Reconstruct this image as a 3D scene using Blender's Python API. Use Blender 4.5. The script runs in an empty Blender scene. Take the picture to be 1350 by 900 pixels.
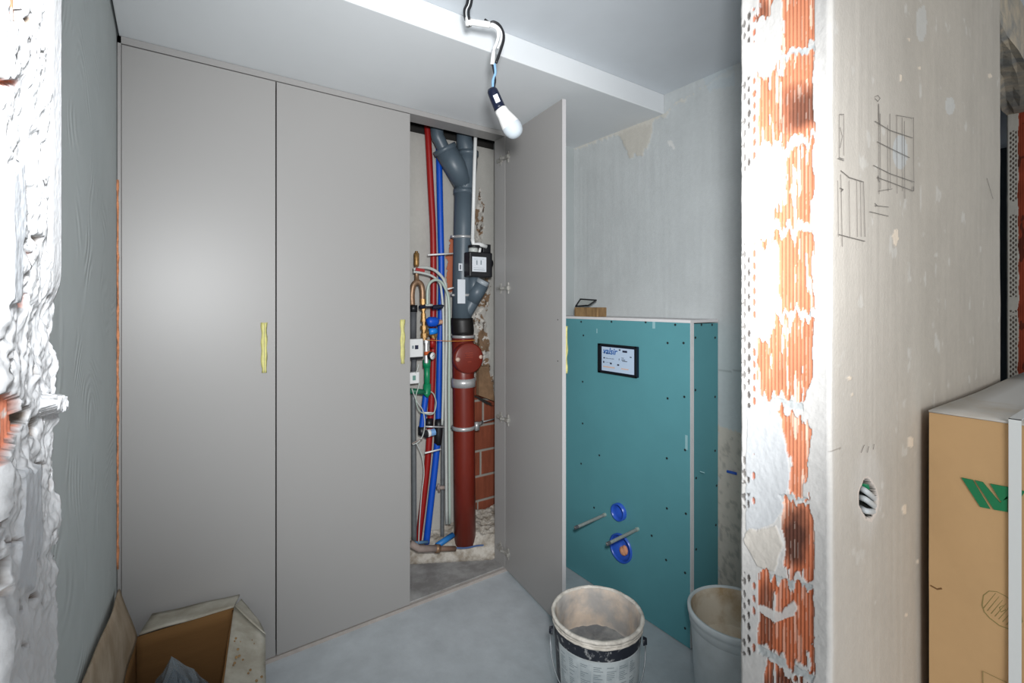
import bpy, bmesh, math, random
import numpy as np
from mathutils import Vector, Matrix
random.seed(7)
C = bpy.context.scene.collection

# ------------------------------------------------------------------ camera, world, lights, exposure
HC = 1.45                      # camera height
A = math.radians(54.7)         # heading, measured from +X
FPX = 637.5                    # focal length in pixels of a 1350 px wide frame
cam_d = bpy.data.cameras.new('camera'); cam = bpy.data.objects.new('camera', cam_d); C.objects.link(cam)
cam.location = (0, 0, HC); cam.rotation_euler = (math.pi/2, 0, A - math.pi/2)
cam_d.sensor_width = 36; cam_d.lens = 36*FPX/1350; cam_d.shift_y = -50/1350; cam_d.clip_start = 0.01
bpy.context.scene.camera = cam

w = bpy.data.worlds.new('world'); bpy.context.scene.world = w; w.use_nodes = True
bg = w.node_tree.nodes['Background']; bg.inputs[0].default_value = (0.86, 0.93, 1.0, 1); bg.inputs[1].default_value = 0.55

def area(name, loc, target, size, power, col=(1, 1, 1)):
    l = bpy.data.lights.new(name, 'AREA'); l.shape = 'DISK'; l.size = size; l.energy = power; l.color = col
    o = bpy.data.objects.new(name, l); C.objects.link(o); o.location = loc
    o.rotation_euler = (Vector(target) - Vector(loc)).to_track_quat('-Z', 'Y').to_euler()
    return o
def spot(name, loc, target, angle, blend, radius, power, col):
    l = bpy.data.lights.new(name, 'SPOT'); l.spot_size = math.radians(angle); l.spot_blend = blend; l.shadow_soft_size = radius; l.energy = power; l.color = col
    o = bpy.data.objects.new(name, l); C.objects.link(o); o.location = loc
    o.rotation_euler = (Vector(target) - Vector(loc)).to_track_quat('-Z', 'Y').to_euler()
spot('flash', (0.03, -0.03, 1.58), (0.03+.470, -0.03+.900, 1.575), 99, 0.85, 0.05, 178, (0.97, 0.985, 1.0))
area('hall_fill', (-0.7, -1.7, 1.7), (1.1, 0.5, 1.15), 1.4, 36, (1.0, 0.98, 0.96))  # added fill from behind the camera, no actual lamp of the hall

vs = bpy.context.scene.view_settings
bpy.context.scene.display_settings.display_device = 'sRGB'
vs.view_transform = 'Standard'; vs.look = 'None'; vs.gamma = 1.0; vs.use_curve_mapping = False; vs.exposure = 0.0

# ------------------------------------------------------------------ survey of the place (from the photograph)
cA, sA = math.cos(A), math.sin(A)
def dirs(px):
    u = (px - 675)/FPX
    return cA + u*sA, sA - u*cA
def atY(px, py, Y):
    a, b = dirs(px); d = Y/b
    return Vector((a*d, Y, HC - (py - 400)/FPX*d))
def atX(px, py, X):
    a, b = dirs(px); d = X/a
    return Vector((X, b*d, HC - (py - 400)/FPX*d))
def proj(X, Y, Z):
    d = X*cA + Y*sA; l = X*sA - Y*cA
    return 675 + FPX*l/d, 400 + FPX*(HC - Z)/d

YW = 2.16        # wardrobe front
XL = -0.15       # left bathroom wall
XR = 1.987       # right bathroom wall
XT, YT = 1.78, 1.222   # boxing front face, near end
YN, YF = 0.34, 0.492   # partition with the openings: hall face, bathroom face
XJ, XLJ = 0.87, -0.066 # right and left reveals of the bathroom opening
XP = 2.052       # end of the pier
XO = 3.087        # far reveal of the second opening
ZC, ZS = 2.478, 2.382  # ceiling, dropped soffit
YS = 1.51        # soffit front
ZL = 2.30        # underside of the lintels
YB = 2.56        # back wall of the shaft

# ------------------------------------------------------------------ helpers
def tag(o, label, cat, group=None):
    o['label'] = label; o['category'] = cat
    if group: o['group'] = group
    return o
def thing(name, label, cat, loc=(0, 0, 0), group=None):
    o = bpy.data.objects.new(name, None); C.objects.link(o); o.location = loc; o.empty_display_size = .05
    return tag(o, label, cat, group)
def rootloc(p):
    v = Vector((0, 0, 0))
    while p is not None:
        v += Vector(p.location); p = p.parent
    return v
def obj(name, bm, mat, parent=None, smooth=False, bevel=0):
    me = bpy.data.meshes.new(name)
    if isinstance(bm, bpy.types.Mesh): me = bm
    else:
        bmesh.ops.recalc_face_normals(bm, faces=bm.faces); bm.to_mesh(me); bm.free()
    if mat: me.materials.clear(); me.materials.append(mat)
    if smooth:
        me.polygons.foreach_set('use_smooth', [True]*len(me.polygons))
    o = bpy.data.objects.new(name, me); C.objects.link(o)
    if parent is not None:
        me.transform(Matrix.Translation(-rootloc(parent))); o.parent = parent
    if bevel:
        m = o.modifiers.new('bevel', 'BEVEL'); m.width = bevel; m.segments = 2; m.limit_method = 'ANGLE'
    return o
def struct(o):
    o['kind'] = 'structure'; return o
def BM(): return bmesh.new()
def box(bm, x0, x1, y0, y1, z0, z1, M=None):
    vsx = [Vector((x, y, z)) for z in (z0, z1) for y in (y0, y1) for x in (x0, x1)]
    if M is not None: vsx = [M @ v for v in vsx]
    v = [bm.verts.new(p) for p in vsx]
    for f in ((0, 2, 3, 1), (4, 5, 7, 6), (0, 1, 5, 4), (2, 6, 7, 3), (0, 4, 6, 2), (1, 3, 7, 5)):
        bm.faces.new([v[i] for i in f])
    return bm
def smooth_path(pts, n=6):
    pts = [Vector(p) for p in pts]
    if len(pts) < 3: return pts
    out = []
    for i in range(len(pts)-1):
        p0 = pts[max(i-1, 0)]; p1 = pts[i]; p2 = pts[i+1]; p3 = pts[min(i+2, len(pts)-1)]
        for k in range(n):
            t = k/n
            out.append(.5*((2*p1) + (p2-p0)*t + (2*p0-5*p1+4*p2-p3)*t*t + (3*p1-p0-3*p2+p3)*t**3))
    out.append(pts[-1]); return out
def tube(bm, pts, r, seg=16, smooth=False, cap=True, n=6):
    if smooth: pts = smooth_path(pts, n)
    pts = [Vector(p) for p in pts]
    rs = r if isinstance(r, (list, tuple)) else [r]*len(pts)
    if len(rs) != len(pts): rs = [rs[0] + (rs[-1]-rs[0])*i/(len(pts)-1) for i in range(len(pts))]
    rings = []; up = None
    for i, p in enumerate(pts):
        a = pts[max(i-1, 0)]; b = pts[min(i+1, len(pts)-1)]; t = (b-a)
        if t.length < 1e-9: t = Vector((0, 0, 1))
        t.normalize()
        if up is None:
            up = Vector((0, -1, 0)) if abs(t.y) < .9 else Vector((0, 0, 1))
        s_ = t.cross(up)
        if s_.length < 1e-6: s_ = t.cross(Vector((1, 0, 0)))
        s_.normalize(); up = s_.cross(t).normalized()
        rings.append([bm.verts.new(p + rs[i]*(math.cos(2*math.pi*k/seg)*s_ + math.sin(2*math.pi*k/seg)*up)) for k in range(seg)])
    for a, b in zip(rings, rings[1:]):
        for k in range(seg):
            bm.faces.new((a[k], a[(k+1) % seg], b[(k+1) % seg], b[k]))
    if cap:
        bm.faces.new(rings[0]); bm.faces.new(list(reversed(rings[-1])))
    return bm
def lathe(bm, prof, M, seg=48, cap0=False, cap1=False):
    rings = [[bm.verts.new(M @ Vector((r*math.cos(2*math.pi*k/seg), r*math.sin(2*math.pi*k/seg), z))) for k in range(seg)] for r, z in prof]
    for a, b in zip(rings, rings[1:]):
        for k in range(seg):
            bm.faces.new((a[k], a[(k+1) % seg], b[(k+1) % seg], b[k]))
    if cap0: bm.faces.new(rings[0])
    if cap1: bm.faces.new(list(reversed(rings[-1])))
    return bm
def axisM(p, q):
    """frame at p with local z towards q"""
    d = (Vector(q)-Vector(p)).normalized()
    return Matrix.Translation(p) @ d.to_track_quat('Z', 'Y').to_matrix().to_4x4()
def prism(bm, poly, off):
    """3D polygon extruded by the vector off"""
    a = [bm.verts.new(Vector(p)) for p in poly]; b = [bm.verts.new(Vector(p)+Vector(off)) for p in poly]
    n = len(poly); bm.faces.new(a); bm.faces.new(list(reversed(b)))
    for i in range(n): bm.faces.new((a[i], b[i], b[(i+1) % n], a[(i+1) % n]))
    return bm
def sheet(bm, quad, th=.004, nu=10, nv=8, warp=.004, seed=1, bow=0):
    """a bent board between four corners (p00,p10,p11,p01)"""
    rnd = random.Random(seed); p00, p10, p11, p01 = [Vector(p) for p in quad]
    nrm = (p10-p00).cross(p01-p00).normalized()
    ph = [rnd.uniform(0, 6.28) for _ in range(4)]
    def P(u, v, o):
        p = (p00*(1-u)+p10*u)*(1-v) + (p01*(1-u)+p11*u)*v
        wv = warp*(math.sin(5*u+ph[0])*math.sin(4*v+ph[1]) + .5*math.sin(11*u+ph[2]+3*v)) + bow*math.sin(math.pi*u)*math.sin(math.pi*v)
        return p + nrm*(wv*(1 if 0 < v < 1 or True else 0) + o)
    G = [[[bm.verts.new(P(i/nu, j/nv, o)) for i in range(nu+1)] for j in range(nv+1)] for o in (0, th)]
    for j in range(nv):
        for i in range(nu):
            bm.faces.new((G[0][j][i], G[0][j][i+1], G[0][j+1][i+1], G[0][j+1][i]))
            bm.faces.new((G[1][j][i], G[1][j+1][i], G[1][j+1][i+1], G[1][j][i+1]))
    for i in range(nu):
        for j in (0, nv): bm.faces.new((G[0][j][i], G[0][j][i+1], G[1][j][i+1], G[1][j][i]))
    for j in range(nv):
        for i in (0, nu): bm.faces.new((G[0][j][i], G[0][j+1][i], G[1][j+1][i], G[1][j][i]))
    return bm
def cut(o, bm):
    """cut a closed shape out of a mesh object (world coordinates)"""
    bmesh.ops.recalc_face_normals(bm, faces=bm.faces)
    me = bpy.data.meshes.new('cutter'); bm.to_mesh(me); bm.free(); c_ = bpy.data.objects.new('cutter', me); C.objects.link(c_)
    m = o.modifiers.new('cut', 'BOOLEAN'); m.operation = 'DIFFERENCE'; m.object = c_; m.solver = 'EXACT'
    dg = bpy.context.evaluated_depsgraph_get(); dg.update()
    nm = bpy.data.meshes.new_from_object(o.evaluated_get(dg)); o.modifiers.clear(); o.data = nm; bpy.data.objects.remove(c_)
def text_mesh(body, size, M, shear=0, bold=0):
    cu = bpy.data.curves.new('txt', 'FONT'); cu.body = body; cu.size = size; cu.shear = shear; cu.offset = bold; cu.extrude = .0002
    o = bpy.data.objects.new('txt', cu); C.objects.link(o)
    dg = bpy.context.evaluated_depsgraph_get(); dg.update()
    me = bpy.data.meshes.new_from_object(o.evaluated_get(dg)); bpy.data.objects.remove(o)
    me.transform(M); return me

# ---- numeric noise and relief surfaces
_rng = np.random.RandomState(3); _lat = _rng.rand(256, 256)
def vn(x, y, seed=0):
    x = x + seed*17.37; y = y + seed*9.71
    xi = np.floor(x).astype(int); yi = np.floor(y).astype(int); fx = x-xi; fy = y-yi
    fx = fx*fx*(3-2*fx); fy = fy*fy*(3-2*fy); L = lambda a, b: _lat[a % 256, b % 256]
    return (L(xi, yi)*(1-fx)+L(xi+1, yi)*fx)*(1-fy) + (L(xi, yi+1)*(1-fx)+L(xi+1, yi+1)*fx)*fy - .5
def fbm(x, y, seed=0, o=4, g=.5):
    s = 0; a = 1; t = 0
    for i in range(o):
        s = s + a*vn(x*2**i, y*2**i, seed+i*3); t += a; a *= g
    return s/t*2
def inpoly(px, py, poly):
    m = np.zeros(px.shape, bool); n = len(poly)
    for i in range(n):
        x0, y0 = poly[i]; x1, y1 = poly[(i+1) % n]
        if y0 == y1: continue
        c = ((y0 > py) != (y1 > py)) & (px < (x1-x0)*(py-y0)/(y1-y0)+x0); m ^= c
    return m
def mixc(col, m, c):
    m = np.clip(np.asarray(m, float), 0, 1)[..., None]; return col*(1-m)+np.asarray(c)*m
def relief(name, cols, zs, shade, mat, parent=None, smooth=True):
    cols = np.asarray(cols, float); zs = np.asarray(zs, float)
    X = np.repeat(cols[:, 0][None], len(zs), 0); Y = np.repeat(cols[:, 1][None], len(zs), 0)
    NX = cols[:, 2][None]; NY = cols[:, 3][None]; Z = np.repeat(zs[:, None], len(cols), 1)
    PX, PY = proj(X, Y, Z)
    disp, col = shade(X, Y, Z, PX, PY)
    V = np.stack([X+NX*disp, Y+NY*disp, Z], -1).reshape(-1, 3)
    nz, nc = X.shape; idx = np.arange(nz*nc).reshape(nz, nc)
    F = np.stack([idx[:-1, :-1], idx[:-1, 1:], idx[1:, 1:], idx[1:, :-1]], -1).reshape(-1, 4)
    me = bpy.data.meshes.new(name); me.vertices.add(len(V)); me.vertices.foreach_set('co', V.ravel())
    me.loops.add(F.size); me.loops.foreach_set('vertex_index', F.ravel().astype(np.int32))
    me.polygons.add(len(F)); me.polygons.foreach_set('loop_start', np.arange(0, F.size, 4, dtype=np.int32))
    me.polygons.foreach_set('loop_total', np.full(len(F), 4, dtype=np.int32)); me.update(calc_edges=True)
    me.polygons.foreach_set('use_smooth', [smooth]*len(F))
    at = me.color_attributes.new('Col', 'FLOAT_COLOR', 'POINT')
    rgba = np.ones((len(V), 4)); rgba[:, :3] = np.clip(col.reshape(-1, 3), 0, 1); at.data.foreach_set('color', rgba.ravel())
    me.materials.append(mat)
    o = bpy.data.objects.new(name, me); C.objects.link(o)
    if parent is not None: me.transform(Matrix.Translation(-rootloc(parent))); o.parent = parent
    return o

# ------------------------------------------------------------------ materials
def S(r, g, b):
    f = lambda c: (c/255/12.92) if c/255 <= .04045 else ((c/255+.055)/1.055)**2.4
    return (f(r), f(g), f(b))
def mat(name, col, rough=.6, metal=0, var=0.0, vscale=8, bump=0.0, bscale=40, col2=None, spec=.5, attr=False, stretch=(1, 1, 1), alpha=1, detail=6, trans=0, contrast=None):
    m = bpy.data.materials.new(name); m.use_nodes = True; nt = m.node_tree; N = nt.nodes; L = nt.links
    b = N['Principled BSDF']; b.inputs['Roughness'].default_value = rough; b.inputs['Metallic'].default_value = metal
    b.inputs['Specular IOR Level'].default_value = spec; b.inputs['Alpha'].default_value = alpha
    b.inputs['Transmission Weight'].default_value = trans
    b.inputs['Base Color'].default_value = (*col, 1)
    tc = N.new('ShaderNodeTexCoord'); mp = N.new('ShaderNodeMapping'); mp.inputs['Scale'].default_value = stretch
    L.new(tc.outputs['Object'], mp.inputs[0])
    src = None
    if attr:
        a = N.new('ShaderNodeAttribute'); a.attribute_name = 'Col'; src = a.outputs['Color']
    if var or col2:
        n = N.new('ShaderNodeTexNoise'); n.inputs['Scale'].default_value = vscale; n.inputs['Detail'].default_value = detail; n.inputs['Roughness'].default_value = .6
        L.new(mp.outputs[0], n.inputs['Vector'])
        if col2:
            r = N.new('ShaderNodeValToRGB'); lo, hi = contrast or (.4, .62)
            r.color_ramp.elements[0].position = lo; r.color_ramp.elements[1].position = hi
            r.color_ramp.elements[0].color = (*col, 1); r.color_ramp.elements[1].color = (*col2, 1)
            L.new(n.outputs['Fac'], r.inputs[0]); L.new(r.outputs[0], b.inputs['Base Color'])
        else:
            mr = N.new('ShaderNodeMapRange'); mr.inputs['From Min'].default_value = .3; mr.inputs['From Max'].default_value = .7
            mr.inputs['To Min'].default_value = 1-var; mr.inputs['To Max'].default_value = 1+var
            mx = N.new('ShaderNodeVectorMath'); mx.operation = 'SCALE'
            L.new(n.outputs['Fac'], mr.inputs['Value']); L.new(mr.outputs[0], mx.inputs['Scale'])
            if src: L.new(src, mx.inputs[0])
            else: mx.inputs[0].default_value = col
            L.new(mx.outputs[0], b.inputs['Base Color'])
    elif src: L.new(src, b.inputs['Base Color'])
    if bump:
        n2 = N.new('ShaderNodeTexNoise'); n2.inputs['Scale'].default_value = bscale; n2.inputs['Detail'].default_value = 8
        L.new(mp.outputs[0], n2.inputs['Vector'])
        bp = N.new('ShaderNodeBump'); bp.inputs['Strength'].default_value = bump; bp.inputs['Distance'].default_value = .01
        L.new(n2.outputs['Fac'], bp.inputs['Height']); L.new(bp.outputs[0], b.inputs['Normal'])
    return m

M_relief = mat('masonry', (.8, .8, .8), .85, attr=True, var=.03, vscale=60, bump=.12, bscale=150, spec=.2)
M_ceil = mat('ceiling plaster', S(212, 217, 222), .85, var=.04, vscale=3, bump=.06, bscale=12, spec=.2)
M_soff = mat('soffit board', S(224, 227, 229), .8, var=.02, vscale=3, spec=.2)
M_lwall = None
M_floor = mat('concrete screed', S(186, 192, 196), .8, var=.10, vscale=9, bump=.15, bscale=30, spec=.3, detail=10)
M_ward = mat('matt grey laminate', S(157, 155, 153), .42, var=.01, vscale=1.5, spec=.45)
M_edge = mat('laminate edge', S(196, 194, 194), .5)
M_dark = mat('painted cavity shade', S(40, 38, 36), .9)  # near-black colour standing in for shade in voids and holes
M_teal = mat('green gypsum board', S(94, 155, 163), .8, var=.05, vscale=3, bump=.03, bscale=200, spec=.25)
M_gyps = mat('gypsum white', S(225, 222, 222), .85, var=.04, vscale=20)
M_screw = mat('black screw', S(30, 40, 42), .6)
M_steel = mat('zinc steel', S(188, 188, 188), .35, metal=.45, var=.06, vscale=50)
M_hinge = mat('nickel hinge', S(170, 168, 162), .4, metal=.35, var=.2, vscale=60)
M_brass = mat('brass', S(150, 116, 70), .45, metal=.6, var=.45, vscale=120)
M_bronze = mat('worn brass fitting', S(150, 120, 95), .45, metal=.6, var=.2, vscale=90)
M_pvc = mat('grey drain plastic', S(80, 93, 103), .42, var=.05, vscale=9)
M_kg = mat('brown sewer plastic', S(112, 36, 24), .38, var=.08, vscale=9)
M_red = mat('red pipe sleeve', S(150, 20, 16), .45, var=.05, vscale=12)
M_blue = mat('blue pipe sleeve', S(2, 78, 190), .45, var=.05, vscale=12)
M_black = mat('black plastic', S(22, 23, 27), .45)
M_navy = mat('dark blue plastic', S(14, 22, 44), .35)
M_rodz = mat('dusty zinc rod', S(150, 156, 152), .55, metal=.2, var=.15, vscale=60)
M_rubber = mat('black rubber', S(20, 18, 18), .5)
M_white = mat('white plastic', S(225, 226, 225), .4)
M_green = mat('green plastic pipe', S(12, 128, 84), .4)
M_hose = mat('pale grey hose', S(186, 190, 186), .4, var=.06, vscale=20)
M_hoseg = mat('greenish grey hose', S(168, 182, 172), .4)
M_lead = mat('dull grey pipe', S(112, 116, 118), .5, metal=.3, var=.15, vscale=40)
M_dkpipe = mat('dark insulated pipe', S(84, 86, 90), .7, var=.1, vscale=30)
M_rusty = mat('dusty brownish pipe', S(150, 135, 128), .75, var=.12, vscale=30)
M_label = mat('label paper', S(215, 220, 226), .5)
M_ink = mat('dark print', S(30, 34, 60), .6)
M_inkb = mat('blue print', S(12, 92, 170), .6)
M_tape = mat('yellow masking tape', S(210, 205, 130), .6, var=.12, vscale=60)
M_card = mat('brown cardboard', S(198, 162, 118), .85, var=.06, vscale=5, bump=.04, bscale=60, spec=.2)
M_cardin = mat('corrugated cardboard with painted shade', S(120, 88, 54), .9, var=.07, vscale=4, bump=.08, bscale=30, stretch=(1, 1, 6), spec=.15)  # brown lowered to carry the shade inside the open box
M_cardd = mat('dusty cardboard', S(160, 154, 140), .9, col2=S(186, 182, 170), vscale=9, bump=.1, bscale=40, spec=.15)
M_cardm = mat('scuffed cardboard', S(166, 146, 122), .9, col2=S(190, 172, 150), vscale=7, bump=.2, bscale=18, spec=.2)
M_strap = mat('white plastic strap', S(222, 226, 226), .4)
M_wood = mat('wood offcut', S(158, 128, 88), .8, col2=S(120, 92, 60), vscale=30, stretch=(1, 1, .3))
M_foam = mat('orange mounting foam', S(206, 138, 98), .9, var=.4, vscale=60, bump=.6, bscale=80)
M_debris = mat('plaster debris', S(196, 190, 180), .9, col2=S(150, 140, 126), vscale=18, bump=.7, bscale=60)
M_dusty = mat('dusty grey panel', S(138, 136, 134), .8, col2=S(196, 196, 194), vscale=6, contrast=(.42, .75), bump=.08)
M_buck = mat('white bucket plastic', S(205, 212, 214), .45, col2=S(178, 184, 184), vscale=6, contrast=(.45, .75))
M_buckd = mat('plaster crusted rim', S(222, 216, 206), .85, col2=S(186, 180, 170), vscale=22, bump=.5, bscale=50)
M_mud = mat('dried plaster lining', S(214, 196, 178), .9, col2=S(172, 168, 164), vscale=9, bump=.5, bscale=25)
M_mudb = mat('brown dried lining', S(222, 212, 194), .85, col2=S(176, 148, 108), vscale=8, bump=.2, bscale=25, contrast=(.45, .7))
M_mudd = mat('grey dried mortar', S(118, 120, 122), .95, col2=S(150, 150, 148), vscale=20, bump=.8, bscale=40)
M_band = mat('dark splashed band', S(34, 38, 48), .5, col2=S(170, 172, 172), vscale=45, contrast=(.56, .66))
M_paper = mat('printed bucket label', S(196, 204, 206), .6, col2=S(168, 178, 182), vscale=14)
M_print = mat('faded grey print', S(128, 140, 146), .7)
M_wire = mat('wire', S(160, 165, 168), .4, metal=.8)
M_bulbb = mat('bulb body', S(214, 214, 212), .35)
M_glass = mat('frosted bulb globe', S(176, 184, 190), .12, spec=.8)
M_wblue = mat('pale blue wire', S(120, 160, 200), .4)
M_orange = mat('orange foam plug', S(236, 166, 128), .9, bump=.5, bscale=60)
M_sblue = mat('blue socket plastic', S(50, 96, 200), .3)
M_plastic = mat('clear plastic film', S(150, 165, 175), .18, alpha=.42, spec=.9, bump=.9, bscale=22)
M_pencil = mat('pencil', S(120, 114, 108), .7)
M_beam = mat('dark steel', S(58, 66, 72), .6)

# grey trowelled plaster with swirl marks
def swirl_mat():
    m = mat('trowelled grey plaster', S(196, 202, 201), .75, var=.05, vscale=4, spec=.25)
    nt = m.node_tree; N = nt.nodes; L = nt.links
    tc = N.new('ShaderNodeTexCoord'); mp = N.new('ShaderNodeMapping'); mp.inputs['Scale'].default_value = (1, .8, 1)
    L.new(tc.outputs['Object'], mp.inputs[0])
    n = N.new('ShaderNodeTexNoise'); n.inputs['Scale'].default_value = 2.6; n.inputs['Detail'].default_value = 1
    L.new(mp.outputs[0], n.inputs['Vector'])
    wv = N.new('ShaderNodeMath'); wv.operation = 'MULTIPLY'; wv.inputs[1].default_value = 160; L.new(n.outputs['Fac'], wv.inputs[0])
    sn = N.new('ShaderNodeMath'); sn.operation = 'SINE'; L.new(wv.outputs[0], sn.inputs[0])
    n2 = N.new('ShaderNodeTexNoise'); n2.inputs['Scale'].default_value = 6; L.new(mp.outputs[0], n2.inputs['Vector'])
    mr = N.new('ShaderNodeMapRange'); mr.inputs['From Min'].default_value = .48; mr.inputs['From Max'].default_value = .62; L.new(n2.outputs['Fac'], mr.inputs['Value'])
    mu = N.new('ShaderNodeMath'); mu.operation = 'MULTIPLY'; L.new(sn.outputs[0], mu.inputs[0]); L.new(mr.outputs[0], mu.inputs[1])
    bp = N.new('ShaderNodeBump'); bp.inputs['Strength'].default_value = .24; bp.inputs['Distance'].default_value = .003
    L.new(mu.outputs[0], bp.inputs['Height']); L.new(bp.outputs[0], N['Principled BSDF'].inputs['Normal'])
    return m
M_lwall = swirl_mat()

# ------------------------------------------------------------------ setting
struct(obj('floor', box(BM(), -2.5, 4.6, -2.6, 3.2, -.1, 0), M_floor))
struct(obj('ceiling', box(BM(), -2.5, 4.6, -1.0, YW+.10, ZC, ZC+.1), M_ceil))
struct(obj('ceiling', box(BM(), -2.5, 4.6, YW+.10, 3.2, 3.0, 3.1), M_dark))  # shaft top coloured near black for the shade of the void
struct(obj('wall_back', box(BM(), XL-.1, XR+.1, YW+.06, YW+.10, ZC+.1, 3.0), M_dark))  # dark colour again in place of shade above the rail
b = BM(); box(b, XL+.006, XR, YS, YW+.10, ZS, ZC)
struct(obj('ceiling', b, M_soff, bevel=.003))
struct(obj('wall_left', box(BM(), XL-.1, XL, YF, 2.7, 0, ZC), M_lwall))

# right wall of the bathroom, beige patches where the filler was left bare
def sh_right(X, Y, Z, PX, PY):
    n = fbm(Y*9, Z*9, 5); st = fbm(Y*60, Z*2.5, 8)
    col = np.ones(X.shape+(3,))*np.array(S(194, 198, 198))*(1+.05*n+.035*st)[..., None]
    jx = PX + 5*fbm(Y*30, Z*25, 3); jy = PY + 5*fbm(Y*60, Z*12, 4)
    p1 = inpoly(jx, jy, [(815, 173), (880, 147), (858, 162), (858, 188), (850, 206), (838, 204), (832, 212), (824, 196)])
    p2 = inpoly(jx, jy, [(745, 196), (880, 146), (968, 88), (968, 96), (895, 132), (880, 152), (830, 172), (780, 190), (745, 203)])
    p3 = inpoly(jx, jy, [(946, 560), (990, 575), (990, 780), (946, 790)])
    p4 = inpoly(jx, jy, [(925, 100), (968, 84), (968, 112), (935, 122)])
    p5 = inpoly(jx, jy, [(882, 184), (888, 186), (890, 196), (885, 196)])
    col = mixc(col, p1*.8, S(200, 194, 182)); col = mixc(col, p2*.8, S(208, 205, 196)); col = mixc(col, p4*.6, S(190, 200, 205)); col = mixc(col, p5, S(215, 215, 212))
    col = mixc(col, p3*.75, S(212, 198, 182))
    col = mixc(col, p3*np.clip((fbm(Y*60, Z*40, 9, 5)-.15)*2, 0, .45), S(130, 126, 118))
    cr = np.abs(PY-489-.8*fbm(Y*12, Z*0, 7)) < 1.0; col = mixc(col, (cr & (PX > 900))*.5, S(130, 133, 133))
    d = .0015*n + .0008*st + .003*(p1 | p2) - .001*cr
    return d, col
ys = np.arange(YF, 2.25, .007)
struct(relief('wall_right', [(XR, y, -1, 0) for y in ys], np.arange(0, ZC+.01, .007), sh_right, M_relief))
struct(obj('wall_right', box(BM(), XR+.004, XR+.1, YF, 2.7, 0, ZC), M_ceil))
# short wall between the wardrobe and the right wall, flush with the wardrobe
M_stub = mat('grey plaster', S(172, 178, 178), .8, var=.04, vscale=4, bump=.1, bscale=12, spec=.2)
struct(obj('wall_back', box(BM(), 1.498, XR, YW, YW+.1, 0, ZC), M_stub))
# shaft behind the wardrobe
def sh_back(X, Y, Z, PX, PY):
    n = fbm(X*8, Z*8, 15)
    col = np.ones(X.shape+(3,))*np.array(S(180, 178, 172))*(1+.07*n)[..., None]
    jx = PX + 4*fbm(X*30, Z*30, 13, 3); jy = PY + 6*fbm(X*40, Z*20, 14, 3)
    brick = inpoly(jx, jy, [(624, 500), (646, 520), (665, 530), (665, 686), (640, 688), (624, 700), (612, 700), (612, 505)])
    b2 = inpoly(jx, jy, [(594, 318), (603, 308), (612, 320), (612, 382), (590, 384), (590, 340)])
    edge = inpoly(jx, jy, [(628, 270), (634, 250), (638, 300), (634, 330), (648, 380), (640, 420), (646, 470), (652, 520), (626, 500), (620, 420), (622, 330)])
    rr = S(132, 72, 52)
    bc = np.ones(X.shape+(3,))*np.array(rr)*(1+.25*fbm(X*60, Z*12, 16))[..., None]
    zz = (Z-.055) % .157; xx = (X + .12*np.floor((Z-.055)/.157)) % .26
    mort = (zz < .013) | (xx < .012)
    bc = mixc(bc, mort, S(150, 146, 138))
    m = (brick)[..., None]; col = np.where(m, bc, col)
    col = mixc(col, b2*.9, np.array(S(190, 100, 62)))
    em = edge & ~brick
    col = mixc(col, em*(.55+.45*np.sign(fbm(X*25, Z*25, 18))), S(128, 104, 82))
    col = mixc(col, em*(fbm(X*45, Z*45, 19) > .25), S(205, 200, 192))
    cr = em & (fbm(X*60, Z*30, 20) > .4); col = mixc(col, cr*.8, S(60, 44, 34))
    gap = inpoly(jx, PY, [(626, 520), (653, 532), (653, 537), (626, 524)]); col = mixc(col, gap, S(20, 14, 10))
    d = .003*n - .02*brick - .012*b2 + em*(.012*fbm(X*25, Z*25, 21)) - .004*(brick & mort) - .03*gap
    return d, col
struct(relief('wall_back', [(x, YB, 0, -1) for x in np.arange(.75, 1.75, .0045)], np.arange(0, 2.425, .0045), sh_back, M_relief))
struct(obj('wall_back', box(BM(), XL-.1, XR+.1, YB+.045, YB+.1, 0, 3.0), M_dark))  # dark colour stands in for the shade high in the shaft
struct(obj('wall_back', box(BM(), 1.70, 1.80, YW+.1, YB+.05, 0, ZC), M_stub))

# ---- the partition between hall and bathroom: pier with brick reveal, bead and plastered hall face
BR = [[(1028, -10), (1073, -10), (1073, 56), (1060, 60), (1028, 74), (1031, 30)],
      [(996, 30), (1006, -10), (1024, -10), (1012, 24)],
      [(1027, 84), (1073, 66), (1073, 178), (998, 198), (998, 103), (1010, 106), (1020, 92)],
      [(1034, 206), (1073, 186), (1070, 297), (1022, 295), (1028, 255), (1036, 250)],
      [(998, 312), (1070, 306), (1071, 408), (1030, 411), (1028, 330), (1008, 326)],
      [(1022, 422), (1071, 422), (1071, 500), (1056, 524), (999, 520), (999, 446), (1020, 442)],
      [(1024, 542), (1056, 544), (1072, 572), (1064, 612), (1068, 655), (1040, 650), (1044, 610), (1032, 570)],
      [(1031, 658), (1064, 661), (1071, 700), (1071, 770), (1031, 753), (1036, 724), (1030, 695)],
      [(999, 752), (1071, 782), (1075, 892), (999, 850)],
      [(1010, 874), (1060, 898), (1080, 930), (1080, 990), (1006, 990)],
      [(1040, -200), (1073, -200), (1073, -30), (1030, -30)]]
MO = [[(1027, 74), (1073, 57), (1073, 68), (1027, 83)], [(998, 197), (1071, 177), (1072, 184), (1036, 202), (999, 207)],
      [(998, 305), (1030, 298), (1068, 297), (1068, 306), (1028, 308), (998, 312)], [(1022, 414), (1070, 411), (1070, 420), (1024, 421)],
      [(999, 521), (1057, 530), (1058, 542), (999, 533)], [(1026, 651), (1064, 655), (1064, 662), (1032, 659)],
      [(1012, 755), (1071, 772), (1072, 781), (1040, 777), (1014, 762)], [(999, 850), (1075, 892), (1072, 902), (999, 860)]]
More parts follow.
